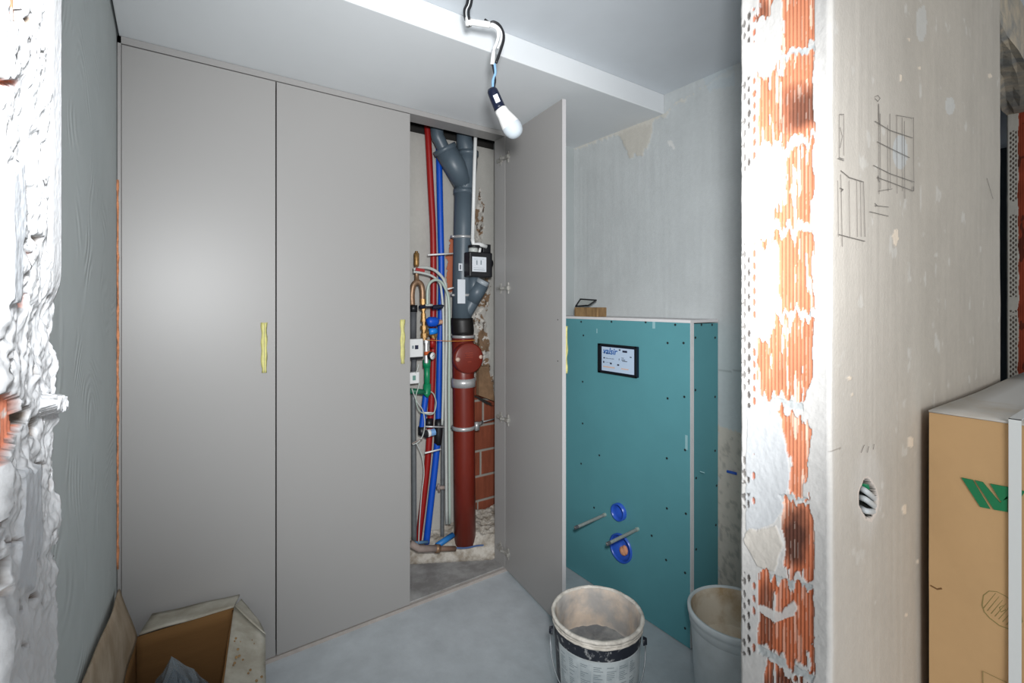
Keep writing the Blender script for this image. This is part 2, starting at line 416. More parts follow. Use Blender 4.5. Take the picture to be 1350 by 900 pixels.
DK = [(1054, 140, 38, 34, .62), (1060, 145, 22, 22, .5), (1046, 704, 19, 46, .95), (1010, 815, 12, 48, .6), (1003, 20, 12, 30, .6), (1030, 912, 40, 30, .8)]
HOLES = [(8, 58), (98, 228), (318, 470), (425, 540), (596, 640), (648, 672), (752, 866)]
def jamb_shade(X, Y, Z, PX, PY, S0=None):
    """ribbed hollow bricks, mortar and bead under flaking plaster; only near the reveal"""
    u = Y; J = np.abs(X-XJ) < .004
    n = fbm(u*40, Z*30, 30); nf = fbm(u*140, Z*90, 31)
    col = np.ones(X.shape+(3,))*np.array(S(192, 190, 187))*(1+.06*n+.05*nf)[..., None]
    disp = .0010*n + .0006*nf
    jx = PX + 5.5*fbm(u*165, Z*22, 32, 3); jy = PY + 14*fbm(u*165, Z*6, 33, 2) + 5*fbm(u*60, Z*60, 36, 2)
    brick = np.zeros(X.shape, bool)
    for p in BR: brick |= inpoly(jx, jy, p)
    brick &= ~((fbm(u*150, Z*14, 34, 3) > .46) & (PX > 1010) & ~((np.abs(PX-1048) < 24) & ((np.abs(PY-140) < 40) | (np.abs(PY-704) < 46))))
    brick &= PX < 1074+2*fbm(u*0, Z*40, 39)
    jx2 = PX + 3*fbm(u*60, Z*60, 35); jy2 = PY + 3*fbm(u*60, Z*60, 37)
    mort = np.zeros(X.shape, bool)
    for p in MO: mort |= inpoly(jx2, jy2, p)
    brick &= J; mort &= J & ~brick
    rib = np.sin((u-YN)/.0061*2*math.pi)
    bc = np.ones(X.shape+(3,))*np.array(S(192, 124, 94))
    bc = bc*(1+.12*rib+.22*fbm(u*50, Z*12, 38))[..., None]
    bc = mixc(bc, (fbm(u*160, Z*18, 40, 3) > .30)*.55, S(238, 214, 196))
    low = np.clip((PY-640)/120, 0, 1); bc = mixc(bc, low*.5, S(176, 82, 40))
    for cx, cy, rx, ry, k in DK:
        dd = np.abs((PX-cx)/rx)**2.6 + np.abs((PY-cy)/ry)**2.6 + .7*fbm(u*40, Z*24, 41)
        bc = mixc(bc, np.clip(1.25-dd, 0, 1)*k, S(78, 50, 42))
    bc = mixc(bc, (rib > .8)*(fbm(u*90, Z*40, 42) > .1)*.2, S(240, 225, 212))
    col = np.where(brick[..., None], bc, col)
    disp = np.where(brick, -.0035+.0011*rib, disp)
    col = mixc(col, mort, S(176, 180, 180)); disp = np.where(mort, -.002+.0015*nf, disp)
    smear = inpoly(PX+4*nf, PY+4*n, [(999, 798), (1030, 806), (1045, 790), (1052, 800), (1046, 812), (1020, 820), (999, 806)]) & J
    col = mixc(col, smear*.85, S(205, 205, 202)); disp = np.where(smear, -.001, disp)
    pa = inpoly(PX+3*n, PY+6*n, [(984, 535), (1020, 540), (1040, 570), (1040, 640), (1020, 690), (984, 700)]) & J & ~brick & ~mort
    pb = inpoly(PX+3*n, PY+6*n, [(984, 700), (1024, 694), (1034, 720), (1020, 752), (998, 745), (982, 715)]) & J & ~brick & ~mort
    col = mixc(col, pa*.5, S(176, 183, 190)); col = mixc(col, pb*.6, S(190, 182, 170)); disp = disp + .0012*pa + .002*pb
    # perforated bead
    vis = np.zeros(X.shape)
    for a_, b_ in HOLES: vis = np.maximum(vis, np.clip(np.minimum(PY-a_, b_-PY)/8, 0, 1))
    pz = .0225
    for k, px0 in enumerate((980.5, 986.5, 993.5)):
        y0 = atX(px0, 400, XJ).y; zz = ((Z + (.5*pz if k % 2 else 0)) % pz) - .5*pz
        e = ((Y-y0)/.0029)**2 + (zz/.0068)**2 + .7*nf
        h = (e < 1) & J & (vis > .3) & (fbm(u*0+k*3, np.floor((Z + (.5*pz if k % 2 else 0))/pz)*.77, 43, 2) > -.38)
        ring = (e < 1.9) & J & (vis > .3) & ~h
        dcol = S(70, 62, 58) if k < 2 else S(176, 98, 66)
        col = mixc(col, h*(.9 if k else .7), dcol); col = mixc(col, ring*.25, S(180, 180, 180))
        disp = np.where(h, -.004, disp)
    return disp, col
def pier_shade(X, Y, Z, PX, PY):
    d, col = jamb_shade(X, Y, Z, PX, PY)
    H = (np.abs(Y-YN) < .004) & (X > XJ+.002)
    n = fbm(X*6, Z*6, 50); n5 = fbm(X*16, Z*7, 58, 5, .65); st = fbm(X*50, Z*3, 51); sp = fbm(X*28, Z*20, 52)
    hc = np.ones(X.shape+(3,))*np.array(S(194, 185, 172))*(1+.05*n+.05*st+.07*n5)[..., None]
    hc = mixc(hc, np.clip((sp-.45)*4, 0, .5)*(fbm(X*3, Z*3, 53) > 0), S(222, 218, 210))
    edge = np.clip(1-(X-XJ)/.02, 0, 1)
    hc = mixc(hc, edge, S(226, 224, 220))
    up = np.clip((1-(X-XJ)/.45), 0, 1)*.45; hc = mixc(hc, up, S(206, 202, 196))  # paler towards the reveal: light falloff painted into the plaster
    wpatch = ((PX-1187)/9)**2 + ((PY-200)/22)**2 + .6*n < 1; hc = mixc(hc, wpatch*.6, S(205, 210, 212))
    wp2 = ((PX-1252)/7)**2 + ((PY-140)/12)**2 + .8*sp < 1; hc = mixc(hc, wp2*.6, S(212, 212, 208))
    wp3 = ((PX-1215)/7)**2 + ((PY-30)/22)**2 + .8*sp < 1; hc = mixc(hc, wp3*.5, S(212, 212, 208))
    halo = np.clip(1.35-((PX-1143)/22)**2 - ((PY-648)/55)**2 - .9*n + .5*st, 0, 1); hc = mixc(hc, halo*.4, S(218, 214, 208))
    pats = [(1180, 313, 4, 11), (1200, 582, 4, 7), (1192, 671, 3, 7), (1210, 740, 2, 3), (1199, 52, 2, 2), (1212, 90, 1.5, 2), (1187, 103, 1.5, 5), (1305, 100, 3, 3), (1120, 498, 2, 3), (1124, 520, 2, 2), (1195, 810, 2, 2)]
    chip = np.zeros(X.shape, bool)
    for cx, cy, rx, ry in pats: chip |= (((PX-cx)/rx)**2 + ((PY-cy)/ry)**2 + .8*fbm(X*150, Z*120, 54) < 1)
    hc = mixc(hc, chip & H, S(232, 216, 196))
    # broken-out opening with cables
    e = ((PX-1145)/11.5)**2 + ((PY-658)/(25))**2 + .35*fbm(X*60, Z*60, 55) - .25*((PX-1145)/11)*((PY-658)/25)
    hole = (e < 1) & H; rim = (e < 1.35) & H & ~hole
    hc = mixc(hc, hole, S(60, 62, 60)); hc = mixc(hc, rim*.8, S(226, 214, 204))
    hd = .0015*n + .0007*st - .035*np.clip((1-e)*5, 0, 1)*H + .0015*chip
    ck = inpoly(PX, PY+fbm(X*80, Z*0, 56), [(1084, 598), (1108, 590), (1108, 591.5), (1084, 600)]); hc = mixc(hc, ck*.6, S(120, 110, 100))
    col = np.where(H[..., None], hc, col); d = np.where(H, hd, d)
    R = (X > XP-.001); col = np.where(R[..., None], np.array(S(196, 184, 168))*np.ones(3), col); d = np.where(R, .002*n, d)
    return d, col
def path_cols(segs, r=.004):
    cols = []
    for (x0, y0, x1, y1, nx, ny, step) in segs:
        L_ = math.hypot(x1-x0, y1-y0); k = max(2, int(L_/step))
        for i in range(k+1):
            t = i/k; cols.append((x0+(x1-x0)*t, y0+(y1-y0)*t, nx, ny))
    return cols
r_ = .005
hx0 = atY(1128, 600, YN).x; hx1 = atY(1164, 600, YN).x
segs = [(XP, YF, XJ+r_, YF, 0, 1, .05), (XJ, YF-r_, XJ, YN+r_, -1, 0, .0013), (XJ+r_, YN, hx0, YN, 0, -1, .006), (hx0+.001, YN, hx1, YN, 0, -1, .0018),
        (hx1+.002, YN, 1.20, YN, 0, -1, .0035), (1.205, YN, XP-r_, YN, 0, -1, .008), (XP, YN+r_, XP, YF-r_, 1, 0, .03)]
zs = np.arange(0, ZC+.001, .00177)
pier = struct(relief('wall_front', path_cols(segs), zs, pier_shade, M_relief))
# pencil drawings on the pier
def strokes(bm, lines, Y, wpx=.5, off=.0012):
    for pts in lines:
        P = [atY(x, y, Y) for x, y in pts]
        for a, b_ in zip(P, P[1:]):
            d = (b_-a)
            if d.length < 1e-5: continue
            s_ = Vector((-d.z, 0, d.x)).normalized()*(.0008*wpx)
            v = [a-s_, b_-s_, b_+s_, a+s_]
            prism(bm, [Vector((p.x, Y-off-.0008, p.z)) for p in v], (0, .0006, 0))
b = BM()
strokes(b, [[(1105, 151), (1105, 208), (1111, 210)], [(1105, 151), (1111, 151), (1111, 205)], [(1103, 209), (1111, 212)], [(1106, 168), (1109, 180), (1106, 195)]], YN, .45)
strokes(b, [[(1107, 225), (1118, 234), (1137, 240)], [(1107, 230), (1109, 325)], [(1104, 309), (1139, 318)], [(1137, 240), (1139, 312)]], YN, .7)
strokes(b, [[(x, 238), (x+1, 312)] for x in (1103, 1118, 1128, 1133)], YN, .35)
strokes(b, [[(1106, 248), (1110, 250), (1107, 253)]], YN, 1.0)
b2 = BM()
strokes(b2, [[(1152, 160), (1172, 172), (1202, 182)], [(1155, 187), (1175, 197), (1198, 208)], [(1150, 218), (1172, 229), (1204, 240)], [(1155, 234), (1172, 240), (1203, 252)], [(1157, 252), (1175, 249)]], YN, .55)
strokes(b2, [[(x, y0), (x+.6, y1)] for x, y0, y1 in [(1157, 140, 256), (1159, 150, 250), (1169, 165, 252), (1172, 150, 248), (1181, 152, 255), (1188, 155, 252), (1191, 160, 262), (1203, 155, 252)]], YN, .4)
strokes(b2, [[(1157, 137), (1158, 165)], [(1156, 232), (1158, 240)], [(1203, 246), (1203, 252)]], YN, 1.3)
strokes(b2, [[(1180, 152), (1203, 156)], [(1152, 128), (1156, 126), (1159, 130), (1156, 134), (1152, 130)]], YN, .35)
strokes(b2, [[(1152, 268), (1155, 271), (1153, 272)], [(1152, 271), (1170, 273)], [(1145, 279), (1170, 285)], [(1300, 235), (1308, 262)], [(1134, 596), (1138, 586)], [(1142, 596), (1144, 588)], [(1150, 592), (1151, 585)]], YN, .5)
for bb in (b, b2): obj('pencil_sketch', bb, M_pencil, pier)

# left reveal: thick crusty plaster, brick in the gaps
BL = [[(14, -10), (38, -10), (36, 40), (28, 42), (20, 30)], [(-10, 140), (5, 138), (4, 175), (-10, 190)], [(8, 106), (30, 103), (32, 114), (12, 117)],
      [(-10, 500), (6, 503), (14, 520), (26, 520), (34, 560), (22, 590), (8, 620), (-10, 630)], [(24, 386), (36, 388), (34, 402), (26, 402)], [(30, 330), (37, 333), (33, 366), (28, 366)], [(3, 772), (14, 770), (14, 780), (4, 782)]]
GAPS = [(10, 125, 4, 20), (44, 28, 2.5, 9), (8, 262, 4, 5), (36, 252, 5, 5), (54, 243, 3, 3), (48, 316, 5, 6), (28, 321, 3, 6), (45, 452, 4, 3), (36, 545, 8, 12), (55, 560, 6, 14), (62, 612, 5, 4), (28, 168, 5, 5), (52, 72, 2, 5), (18, 712, 10, 2), (53, 658, 3, 10), (8, 440, 3, 6), (46, 785, 3, 5), (24, 800, 4, 6), (30, 850, 6, 3)]
def left_shade(X, Y, Z, PX, PY):
    J = np.abs(X-XLJ) < .002
    n = np.tanh(2.2*fbm(Y*26, Z*26, 60, 5, .6)); n2 = fbm(Y*110, Z*110, 61, 4, .6); rg = 1-np.abs(fbm(Y*30, Z*30, 62, 4))*2.2
    bead = np.clip((PX-60)/4, 0, 1)*np.clip((420-PY)/60, 0, 1)
    rough = (1-bead)
    d = rough*(.0038*n + .0022*n2 - .004*np.clip(rg-.6, 0, 1)) + bead*.0025
    col = np.ones(X.shape+(3,))*np.array(S(204, 206, 208))*(1+.08*n2)[..., None]
    jx = PX + 5*fbm(Y*60, Z*40, 63); jy = PY + 9*fbm(Y*60, Z*30, 64)
    smooth_ = inpoly(jx, jy, [(28, 620), (52, 610), (50, 700), (40, 780), (20, 770), (26, 700)]) | inpoly(jx, jy, [(2, 230), (28, 210), (26, 340), (20, 400), (-5, 380)])
    d = np.where(smooth_, .002+.0006*n2, d); col = mixc(col, smooth_*.5, S(192, 199, 206))
    br = np.zeros(X.shape, bool)
    for p in BL: br |= inpoly(jx, jy, p)
    rib = np.sin(Y/.0062*6.283)
    bc = np.ones(X.shape+(3,))*np.array(S(206, 128, 100))*(1+.15*rib+.3*fbm(Y*60, Z*30, 65))[..., None]
    bc = mixc(bc, (fbm(Y*90, Z*60, 66) > .3), S(225, 215, 208))
    col = np.where(br[..., None], bc, col); d = np.where(br, -.006+.001*rib, d)
    for cx, cy, rx, ry in GAPS:
        e = ((PX-cx)/rx)**2 + ((PY-cy)/ry)**2 + 1.1*fbm(Y*110, Z*60, 67)
        g = e < 1; d = np.where(g, d-.011*np.clip(1.2-e, 0, 1), d); col = mixc(col, g*.85, S(104, 84, 62))
    pit = (fbm(Y*90, Z*70, 68, 3) > .45) & (rough > .5) & ~smooth_
    d = np.where(pit, d-.004, d); col = mixc(col, pit*.75, S(112, 98, 84))
    lump = ((PX-66)/13)**2 + ((PY-533)/12)**2 + .5*n2 < 1; d = np.where(lump, .006+.003*n2, d); col = mixc(col, lump, S(222, 224, 226))
    R = ~J; d = np.where(R, .001*n, d)
    return d, col
segs = [(XLJ-.3, YN, XLJ-r_, YN, 0, -1, .02), (XLJ, YN+r_, XLJ, YF-.020, 1, 0, .0012), (XLJ-r_, YF-.018, XLJ-.09, YF-.018, 0, 1, .02)]
struct(relief('wall_front', path_cols(segs), np.arange(0, ZC+.001, .0018), left_shade, M_relief))
b = BM(); box(b, -2.0, XLJ-.25, YN+.005, YF, 0, ZC); struct(obj('wall_front', b, M_stub))
# lintels over both openings and the wall beyond the second
b = BM(); box(b, XLJ-.02, XJ+.02, YN+.004, YF-.004, ZL, ZC); struct(obj('wall_front', b, M_stub))
M_lint = mat('rough lintel plaster', S(196, 180, 156), .9, col2=S(150, 146, 138), vscale=12, bump=.6, bscale=30)
b = BM(); box(b, XP-.01, XO+.03, YN+.002, YF-.002, ZL, ZC)
bmesh.ops.subdivide_edges(b, edges=b.edges[:], cuts=7, use_grid_fill=True)
for v in b.verts:
    if v.co.z < ZL+.06 and v.co.x < XO: v.co.z += random.uniform(-.008, .008); v.co.y += random.uniform(-.004, .004)
struct(obj('wall_front', b, M_lint))
def far_shade(X, Y, Z, PX, PY):
    n = fbm(Y*40, Z*20, 70); nf = fbm(Y*120, Z*60, 71)
    col = np.ones(X.shape+(3,))*np.array(S(196, 192, 182))*(1+.05*n)[..., None]; d = .001*n
    J = np.abs(X-XO) < .002; t = YF-Y
    zone = fbm(Y*10, Z*5.2, 72, 3)
    br = J & (t > .037+.006*n) & (t < .13) & (zone > -.18); rib = np.sin(Y/.0061*6.283)
    bc = np.ones(X.shape+(3,))*np.array(S(150, 66, 44))*(1+.15*rib+.3*n)[..., None]
    bc = mixc(bc, (fbm(Y*30, Z*12, 73) > .25)*.7, S(60, 34, 28))
    col = np.where(br[..., None], bc, col); d = np.where(br, -.004+.001*rib, d)
    pz = .021
    for k in range(3):
        zz = ((Z+(.5*pz if k % 2 else 0)) % pz)-.5*pz
        h = J & (((t-.012-.0085*k)/.0032)**2 + (zz/.0062)**2 < 1) & (fbm(Y*0, Z*6, 74) > -.15)
        col = mixc(col, h*.85, S(66, 52, 44)); d = np.where(h, -.004, d)
    return d, col
segs = [(XO+.4, YF, XO+r_, YF, 0, 1, .05), (XO, YF-r_, XO, YN+r_, -1, 0, .0016), (XO+r_, YN, XO+1.3, YN, 0, -1, .03)]
struct(relief('wall_front', path_cols(segs), np.arange(0, ZC+.001, .0022), far_shade, M_relief))
# room behind the second opening
M_room = mat('room plaster with painted shade', S(84, 92, 96), .9, var=.05, vscale=3)  # shade of the room beyond is put into this plaster colour
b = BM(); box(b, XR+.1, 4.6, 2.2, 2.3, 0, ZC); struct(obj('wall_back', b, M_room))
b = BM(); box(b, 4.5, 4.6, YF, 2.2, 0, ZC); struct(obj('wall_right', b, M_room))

# ------------------------------------------------------------------ built-in wardrobe
wd = thing('built_in_wardrobe', 'tall grey built-in wardrobe along the back wall, its right door standing open on the pipes', 'wardrobe', (0.7, YW, 0))
DX = [XL+.002, -.148+.002, .3535, .9345, 1.482]   # left edge, door lines
ZD0, ZD1 = .018, 2.352
b = BM(); box(b, XL+.002, -.150+.004+.008, YW, YW+.10, 0, ZS-.002); box(b, XL+.002, 1.497, YW, YW+.10, ZD1+.004, ZS-.002); box(b, 1.482, 1.497, YW, YW+.10, 0, ZD1+.004)
obj('frame', b, M_ward, wd)
obj('plinth', box(BM(), XL+.002, 1.497, YW-.004, YW+.012, 0, ZD0-.003), mat('pale plinth strip', S(172, 164, 158), .7, var=.1, vscale=20), wd)
def tape(parent, pts, seed):
    """folded strip of masking tape used as a pull"""
    rnd = random.Random(seed); bb = BM(); a, z0, z1, nrm, side = pts
    n = 14
    for s_ in (-1, 1):
        L0 = []
        for i in range(n+1):
            t = i/n; z = z0+(z1-z0)*t; wv = .0015*math.sin(i*1.3+seed+s_)
            L0.append((Vector((a[0], a[1], z)) + side*(.0105*s_*(1-.25*(t < .12))+wv) + nrm*(.003+.003*math.sin(i*.9+s_)), Vector((a[0], a[1], z)) + side*(.0005*s_) + nrm*(.009+.002*math.sin(i*.7))))
        vv = [(bb.verts.new(p), bb.verts.new(q)) for p, q in L0]
        for (p, q), (r2, t2) in zip(vv, vv[1:]): bb.faces.new((p, q, t2, r2))
    o = obj('tape_pull', bb, M_tape, parent, True); m = o.modifiers.new('s', 'SOLIDIFY'); m.thickness = .0012
    o['label'] = 'yellow masking tape pull'
    return o
d1 = obj('door', box(BM(), -.1365, DX[2]-.0025, YW, YW+.019, ZD0, ZD1), M_ward, wd, bevel=.0008)
d2 = obj('door', box(BM(), DX[2]+.0025, DX[3], YW, YW+.019, ZD0, ZD1), M_ward, wd, bevel=.0008)
p = atY(348, 425, YW); q = atY(348, 491, YW); tape(d1, ((p.x, YW), q.z, p.z, Vector((0, -1, 0)), Vector((1, 0, 0))), 1)
p = atY(531, 421, YW); q = atY(531, 479, YW); tape(d2, ((p.x-.002, YW), q.z, p.z, Vector((0, -1, 0)), Vector((1, 0, 0))), 2)
# dark sheet standing in for the shade of the niche behind the closed doors
obj('niche_shade_sheet', box(BM(), -.13, DX[3]-.02, YW+.10, YW+.105, .02, 2.35), M_dark, wd)
HX, HY = 1.482, YW-.006; th = -.128; LW = .547
lx = Vector((math.sin(th), -math.cos(th), 0)); ln = Vector((-lx.y, lx.x, 0))   # ln: towards the teal boxing
if ln.x < 0: ln = -ln
Md = Matrix(((lx.x, ln.x, 0, HX), (lx.y, ln.y, 0, HY), (0, 0, 1, 0), (0, 0, 0, 1)))
d3 = obj('door', box(BM(), 0, LW, 0, .019, ZD0, ZD1, Md), M_ward, wd, bevel=.0008); d3['label'] = 'open grey door leaf'
obj('edge_band', box(BM(), LW, LW+.0012, 0, .019, ZD0, ZD1, Md), M_edge, d3)
pz1 = HC-(421-400)/FPX*1.93; pz0 = HC-(489-400)/FPX*1.93
tp = Md @ Vector((LW-.004, .02, 0)); tape(d3, ((tp.x, tp.y), 1.13+.01, 1.13+.22, ln, lx), 5)
for zz in (HC-(422-400)/FPX*2.1, HC-(478-400)/FPX*2.1):
    bh = BM(); lathe(bh, [(.0028, 0), (.0028, .001)], Md @ Matrix.Translation((LW-.035, -.001, zz)) @ Matrix.Rotation(math.pi/2, 4, 'X').inverted(), 10, True, True); obj('screw_hole', bh, M_dark, d3)
for py in (210, 380, 551, 724):
    z = HC-(py-400)/FPX*2.63; bb = BM()
    lathe(bb, [(.0175, 0), (.0175, .003), (.013, .004)], Md @ Matrix.Translation((.034, 0, z)) @ Matrix.Rotation(math.pi/2, 4, 'X'), 20, True, True)
    box(bb, .004, .046, -.014, -.001, z-.009, z+.009, Md)
    box(bb, .026, .040, -.006, 0, z-.030, z+.030, Md)
    tube(bb, [Md @ Vector((.014, -.006, z)), Vector((1.462, HY+.014, z)), Vector((1.470, HY+.03, z)), Vector((1.474, HY+.065, z))], 0.0085, 8)
    box(bb, 1.4725, 1.482, HY+.028, HY+.075, z-.010, z+.010); box(bb, 1.479, 1.482, HY+.040, HY+.055, z-.028, z+.028)
    obj('hinge', bb, M_hinge, d3)
# floor panel of the open bay
bp_ = BM(); box(bp_, DX[3]+.004, 1.482, YW+.013, YB-.05, .004, .022)
obj('floor_panel', bp_, M_dusty, wd)

# foam in the gap between wardrobe and left wall
b = BM(); pts = []; zz = atY(146, 236, YW).z; z0 = atY(146, 752, YW).z
k = 60
for i in range(k+1):
    t = i/k; z = zz+(z0-zz)*t; pts.append((XL+.0035+random.uniform(-.001, .001), YW-.002+random.uniform(-.001, .001), z))
tube(b, pts, [random.uniform(.0022, .0045) for _ in pts], 8)
tag(obj('foam_strip', b, M_foam, smooth=True), 'thin orange line of mounting foam between left wall and wardrobe', 'foam')

# ------------------------------------------------------------------ debris mound in the shaft
def mound():
    nx, ny = 120, 70; x0, x1, y0, y1 = .94, 1.69, YW+.105, YB-.004
    xs = np.linspace(x0, x1, nx); ys_ = np.linspace(y0, y1, ny); X, Y = np.meshgrid(xs, ys_)
    lim = 2.50 - (X-1.05)*.56     # diagonal front edge
    t = np.clip((Y-lim)/.10, 0, 1); t = t*t*(3-2*t)
    h = t*(.075+.05*np.clip((X-1.3)/.3, 0, 1)+.035*np.clip((Y-2.35)/.2, 0, 1))
    h = h + t*.03*fbm(X*14, Y*14, 80) + t*.012*fbm(X*60, Y*60, 81)
    Z = .0225+np.maximum(h, 0)*(t > 0)
    bm = BM(); V = [[bm.verts.new((X[j, i], Y[j, i], Z[j, i])) for i in range(nx)] for j in range(ny)]
    for j in range(ny-1):
        for i in range(nx-1):
            if t[j:j+2, i:i+2].max() > 0: bm.faces.new((V[j][i], V[j][i+1], V[j+1][i+1], V[j+1][i]))
    bmesh.ops.delete(bm, geom=[v for v in bm.verts if not v.link_faces], context='VERTS')
    o = obj('debris', bm, M_debris, None, True); o['kind'] = 'stuff'
    tag(o, 'pale heap of plaster debris on the shaft floor around the pipes', 'debris')
mound()

# ------------------------------------------------------------------ pipes in the shaft
YP = 2.42
def sc(px, Y): a, b_ = dirs(px); return (Y/b_)/FPX
def tpx(bm, pts, Y, rpx, smooth=False, seg=16, cap=True, n=6):
    P = [atY(x, y, Y if not hasattr(Y, '__len__') else Y[i]) for i, (x, y) in enumerate(pts)]
    yy = Y if not hasattr(Y, '__len__') else Y[0]
    k = sc(pts[0][0], yy)
    r = [q*k for q in rpx] if isinstance(rpx, (list, tuple)) else rpx*k
    return tube(bm, P, r, seg, smooth, cap, n)

st = thing('drain_stack', 'grey plastic soil stack with two Y branches running down the shaft', 'pipe', atY(611, 420, YP))
obj('stack_pipe', tpx(BM(), [(612, 244), (611, 300), (610, 360), (609, 419.5)], YP, 13), M_pvc, st, True)
bb = BM(); tpx(bb, [(617, 196), (617, 215), (614, 240), (612, 256)], YP, [11.5, 12.5, 13, 14], seg=20); tpx(bb, [(587, 198), (600, 220), (612, 244)], YP, [15, 15, 13.5], seg=20)
obj('upper_branch', bb, M_pvc, st, True)
for P_, r2 in (([(585, 194), (588, 200)], 16.3), ([(612, 250), (612, 256)], 14.4), ([(617, 200), (617, 206)], 14)): obj('socket_ring', tpx(BM(), P_, YP, r2, seg=22), M_pvc, st, True)
obj('elbow', tpx(BM(), [(574, 110), (576, 172), (580, 186), (587, 200)], YP, 8.5, True), M_pvc, st, True)
obj('vent_elbow', tpx(BM(), [(612, 110), (612, 174), (613, 190), (617, 202)], YP, [9.5, 10.5, 11.5, 12], True), M_pvc, st, True)
bb = BM(); tpx(bb, [(611, 419), (616, 410), (634, 377)], [YP, YP-.02, YP-.08], [8.5, 8.5, 8.5], seg=20)
obj('lower_branch', bb, M_pvc, st, True)
obj('branch_socket', tpx(BM(), [(622, 397), (635, 374)], [YP-.04, YP-.08], 10, seg=20), M_pvc, st, True)
o = obj('branch_cap', tpx(BM(), [(634.5, 375), (637.5, 369)], [YP-.08, YP-.09], 9, seg=20), mat('light grey cap', S(150, 158, 164), .4), st, True); o['label'] = 'light grey end cap'
obj('side_pipe', tpx(BM(), [(625, 358), (624, 400)], [YP-.06, YP-.03], 8, seg=16), M_pvc, st, True)
for y in (313, 389):
    bb = BM(); tpx(bb, [(610.5, y-1.6), (610.5, y+1.6)], YP, 13.8, seg=24)
    c0 = atY(610.5, y, YP); box(bb, c0.x-.075, c0.x-.055, YP-.012, YP+.012, c0.z-.006, c0.z+.006)
    obj('pipe_clamp', bb, M_steel, st, True)
def plate_on(px0, px1, py0, py1, Y, th=.002):
    a = atY(px0, py0, Y); c = atY(px1, py1, Y); return (a.x, c.x, Y-th, Y, c.z, a.z)
yf = YP-.0625
obj('sticker', box(BM(), *plate_on(603, 613, 368, 400, YP-.066, .004)), M_label, st, bevel=.001)
s1 = obj('small_sticker', box(BM(), *plate_on(604.5, 609.5, 347, 357, yf-.002)), M_label, st)
obj('print', box(BM(), *plate_on(606.3, 607.6, 349, 355, yf-.0042, .001)), M_ink, s1)

fb = thing('backwater_unit', 'black square trap unit with white label fixed on the grey stack', 'trap', atY(630, 366, YP-.08))
a0 = plate_on(615, 645, 332, 366, YP-.10, .0)
obj('housing', box(BM(), a0[0], a0[1], YP-.135, YP-.07, a0[4], a0[5]), M_black, fb, bevel=.006)
lb = obj('label', box(BM(), *plate_on(622.5, 641, 338, 358.5, YP-.1355, .001)), M_label, fb)
bb = BM()
for (x0, x1, y0, y1) in [(625, 630, 341, 341.6), (633, 638, 341, 341.6), (624.5, 638.5, 352.6, 353.6), (624.5, 639.5, 355, 356.4), (628, 629.5, 343, 349), (633.5, 635, 343, 349)]:
    box(bb, *plate_on(x0, x1, y0, y1, YP-.1367, .0004))
obj('print', bb, M_print, lb)
obj('grey_cylinder', tpx(BM(), [(624, 326), (624, 334)], YP-.10, 6.2, seg=20), M_hose, fb, True)
obj('collar', tpx(BM(), [(625, 323.5), (625, 327)], YP-.10, 8, seg=20), M_black, fb, True)
bb = BM(); a1 = plate_on(634, 644, 322, 334, YP-.09, 0); box(bb, a1[0], a1[1], YP-.115, YP-.08, a1[4], a1[5])
obj('side_valve', bb, M_black, fb, bevel=.003)
obj('knob', tpx(BM(), [(645, 347), (647.5, 347)], YP-.10, 5.5, seg=14), M_black, fb, True)

wp = thing('condensate_pipe', 'thin white plastic pipe dropping to the black trap unit', 'pipe', atY(622, 320, YP-.1))
obj('pipe', tpx(BM(), [(629, 110), (625, 240), (623, 318)], YP-.10, 2.4, seg=12), M_white, wp, True)
bb = BM(); tpx(bb, [(623, 315), (624, 322), (632, 322), (641, 325)], YP-.115, 3.0, seg=12); tpx(bb, [(633, 327), (632, 333)], YP-.12, 1.8, seg=8)
obj('elbow', bb, M_white, wp, True)

sp = thing('sewer_pipe', 'brown plastic sewer pipe with round bolted inspection cover, standing in debris', 'pipe', atY(612, 705, YP))
obj('pipe', tpx(BM(), [(610, 441.5), (611, 500), (612, 600), (613, 715)], YP, 14.3, seg=24), M_kg, sp, True)
ic = atY(618, 472, YP-.075); bb = BM()
lathe(bb, [(.0, -.006), (.078, -.006), (.086, -.002), (.086, .004), (.088, .010), (.088, .03), (.07, .06)], axisM(ic+Vector((0, -.002, 0)), ic+Vector((.12, 1, 0))), 40)
co = obj('inspection_cover', bb, M_kg, sp, True)
M_cap = mat('pinkish cap', S(205, 175, 160), .6)
for dx in (-.074, .070):
    bb = BM(); cc = ic+Vector((dx, -.016+dx*-.02, .004 if dx > 0 else -.002)); lathe(bb, [(.0, 0), (.011, 0), (.011, .012)], axisM(cc, cc+Vector((0, 1, 0))), 14); obj('cover_bolt', bb, M_cap, co, True)
bb = BM()
for k, (w_, z_) in enumerate([(.03, .03), (.022, .018), (.026, .006), (.012, -.02)]): box(bb, ic.x-w_, ic.x+w_, ic.y-.0105, ic.y-.006, ic.z+z_-.0015, ic.z+z_+.0015)
obj('embossing', bb, mat('raised brown print', S(150, 62, 44), .4), co)
obj('collar', tpx(BM(), [(611, 498), (611, 509)], YP, 16, seg=24), M_steel, sp, True)
bb = BM(); tpx(bb, [(611, 560.5), (611, 565)], YP, 15.6, seg=24); tpx(bb, [(595, 563), (560, 562)], YP, 1.1, seg=8); tpx(bb, [(627, 561), (636, 556)], [YP, YP+.02], 2.2, seg=8)
box(bb, *(lambda q: (q[0], q[1], YP-.02, YP+.005, q[4], q[5]))(plate_on(625, 630, 556, 566, YP, 0)))
obj('pipe_clamp', bb, M_steel, sp, True)
bb = BM(); tpx(bb, [(611, 441.5), (611, 445)], YP, 15.6, seg=24); c0 = atY(595, 441, YP-.02); lathe(bb, [(.008, 0), (.008, .03)], axisM(c0, c0+Vector((-1, -.2, 0))), 10, True, True)
obj('top_clamp', bb, M_steel, sp, True)
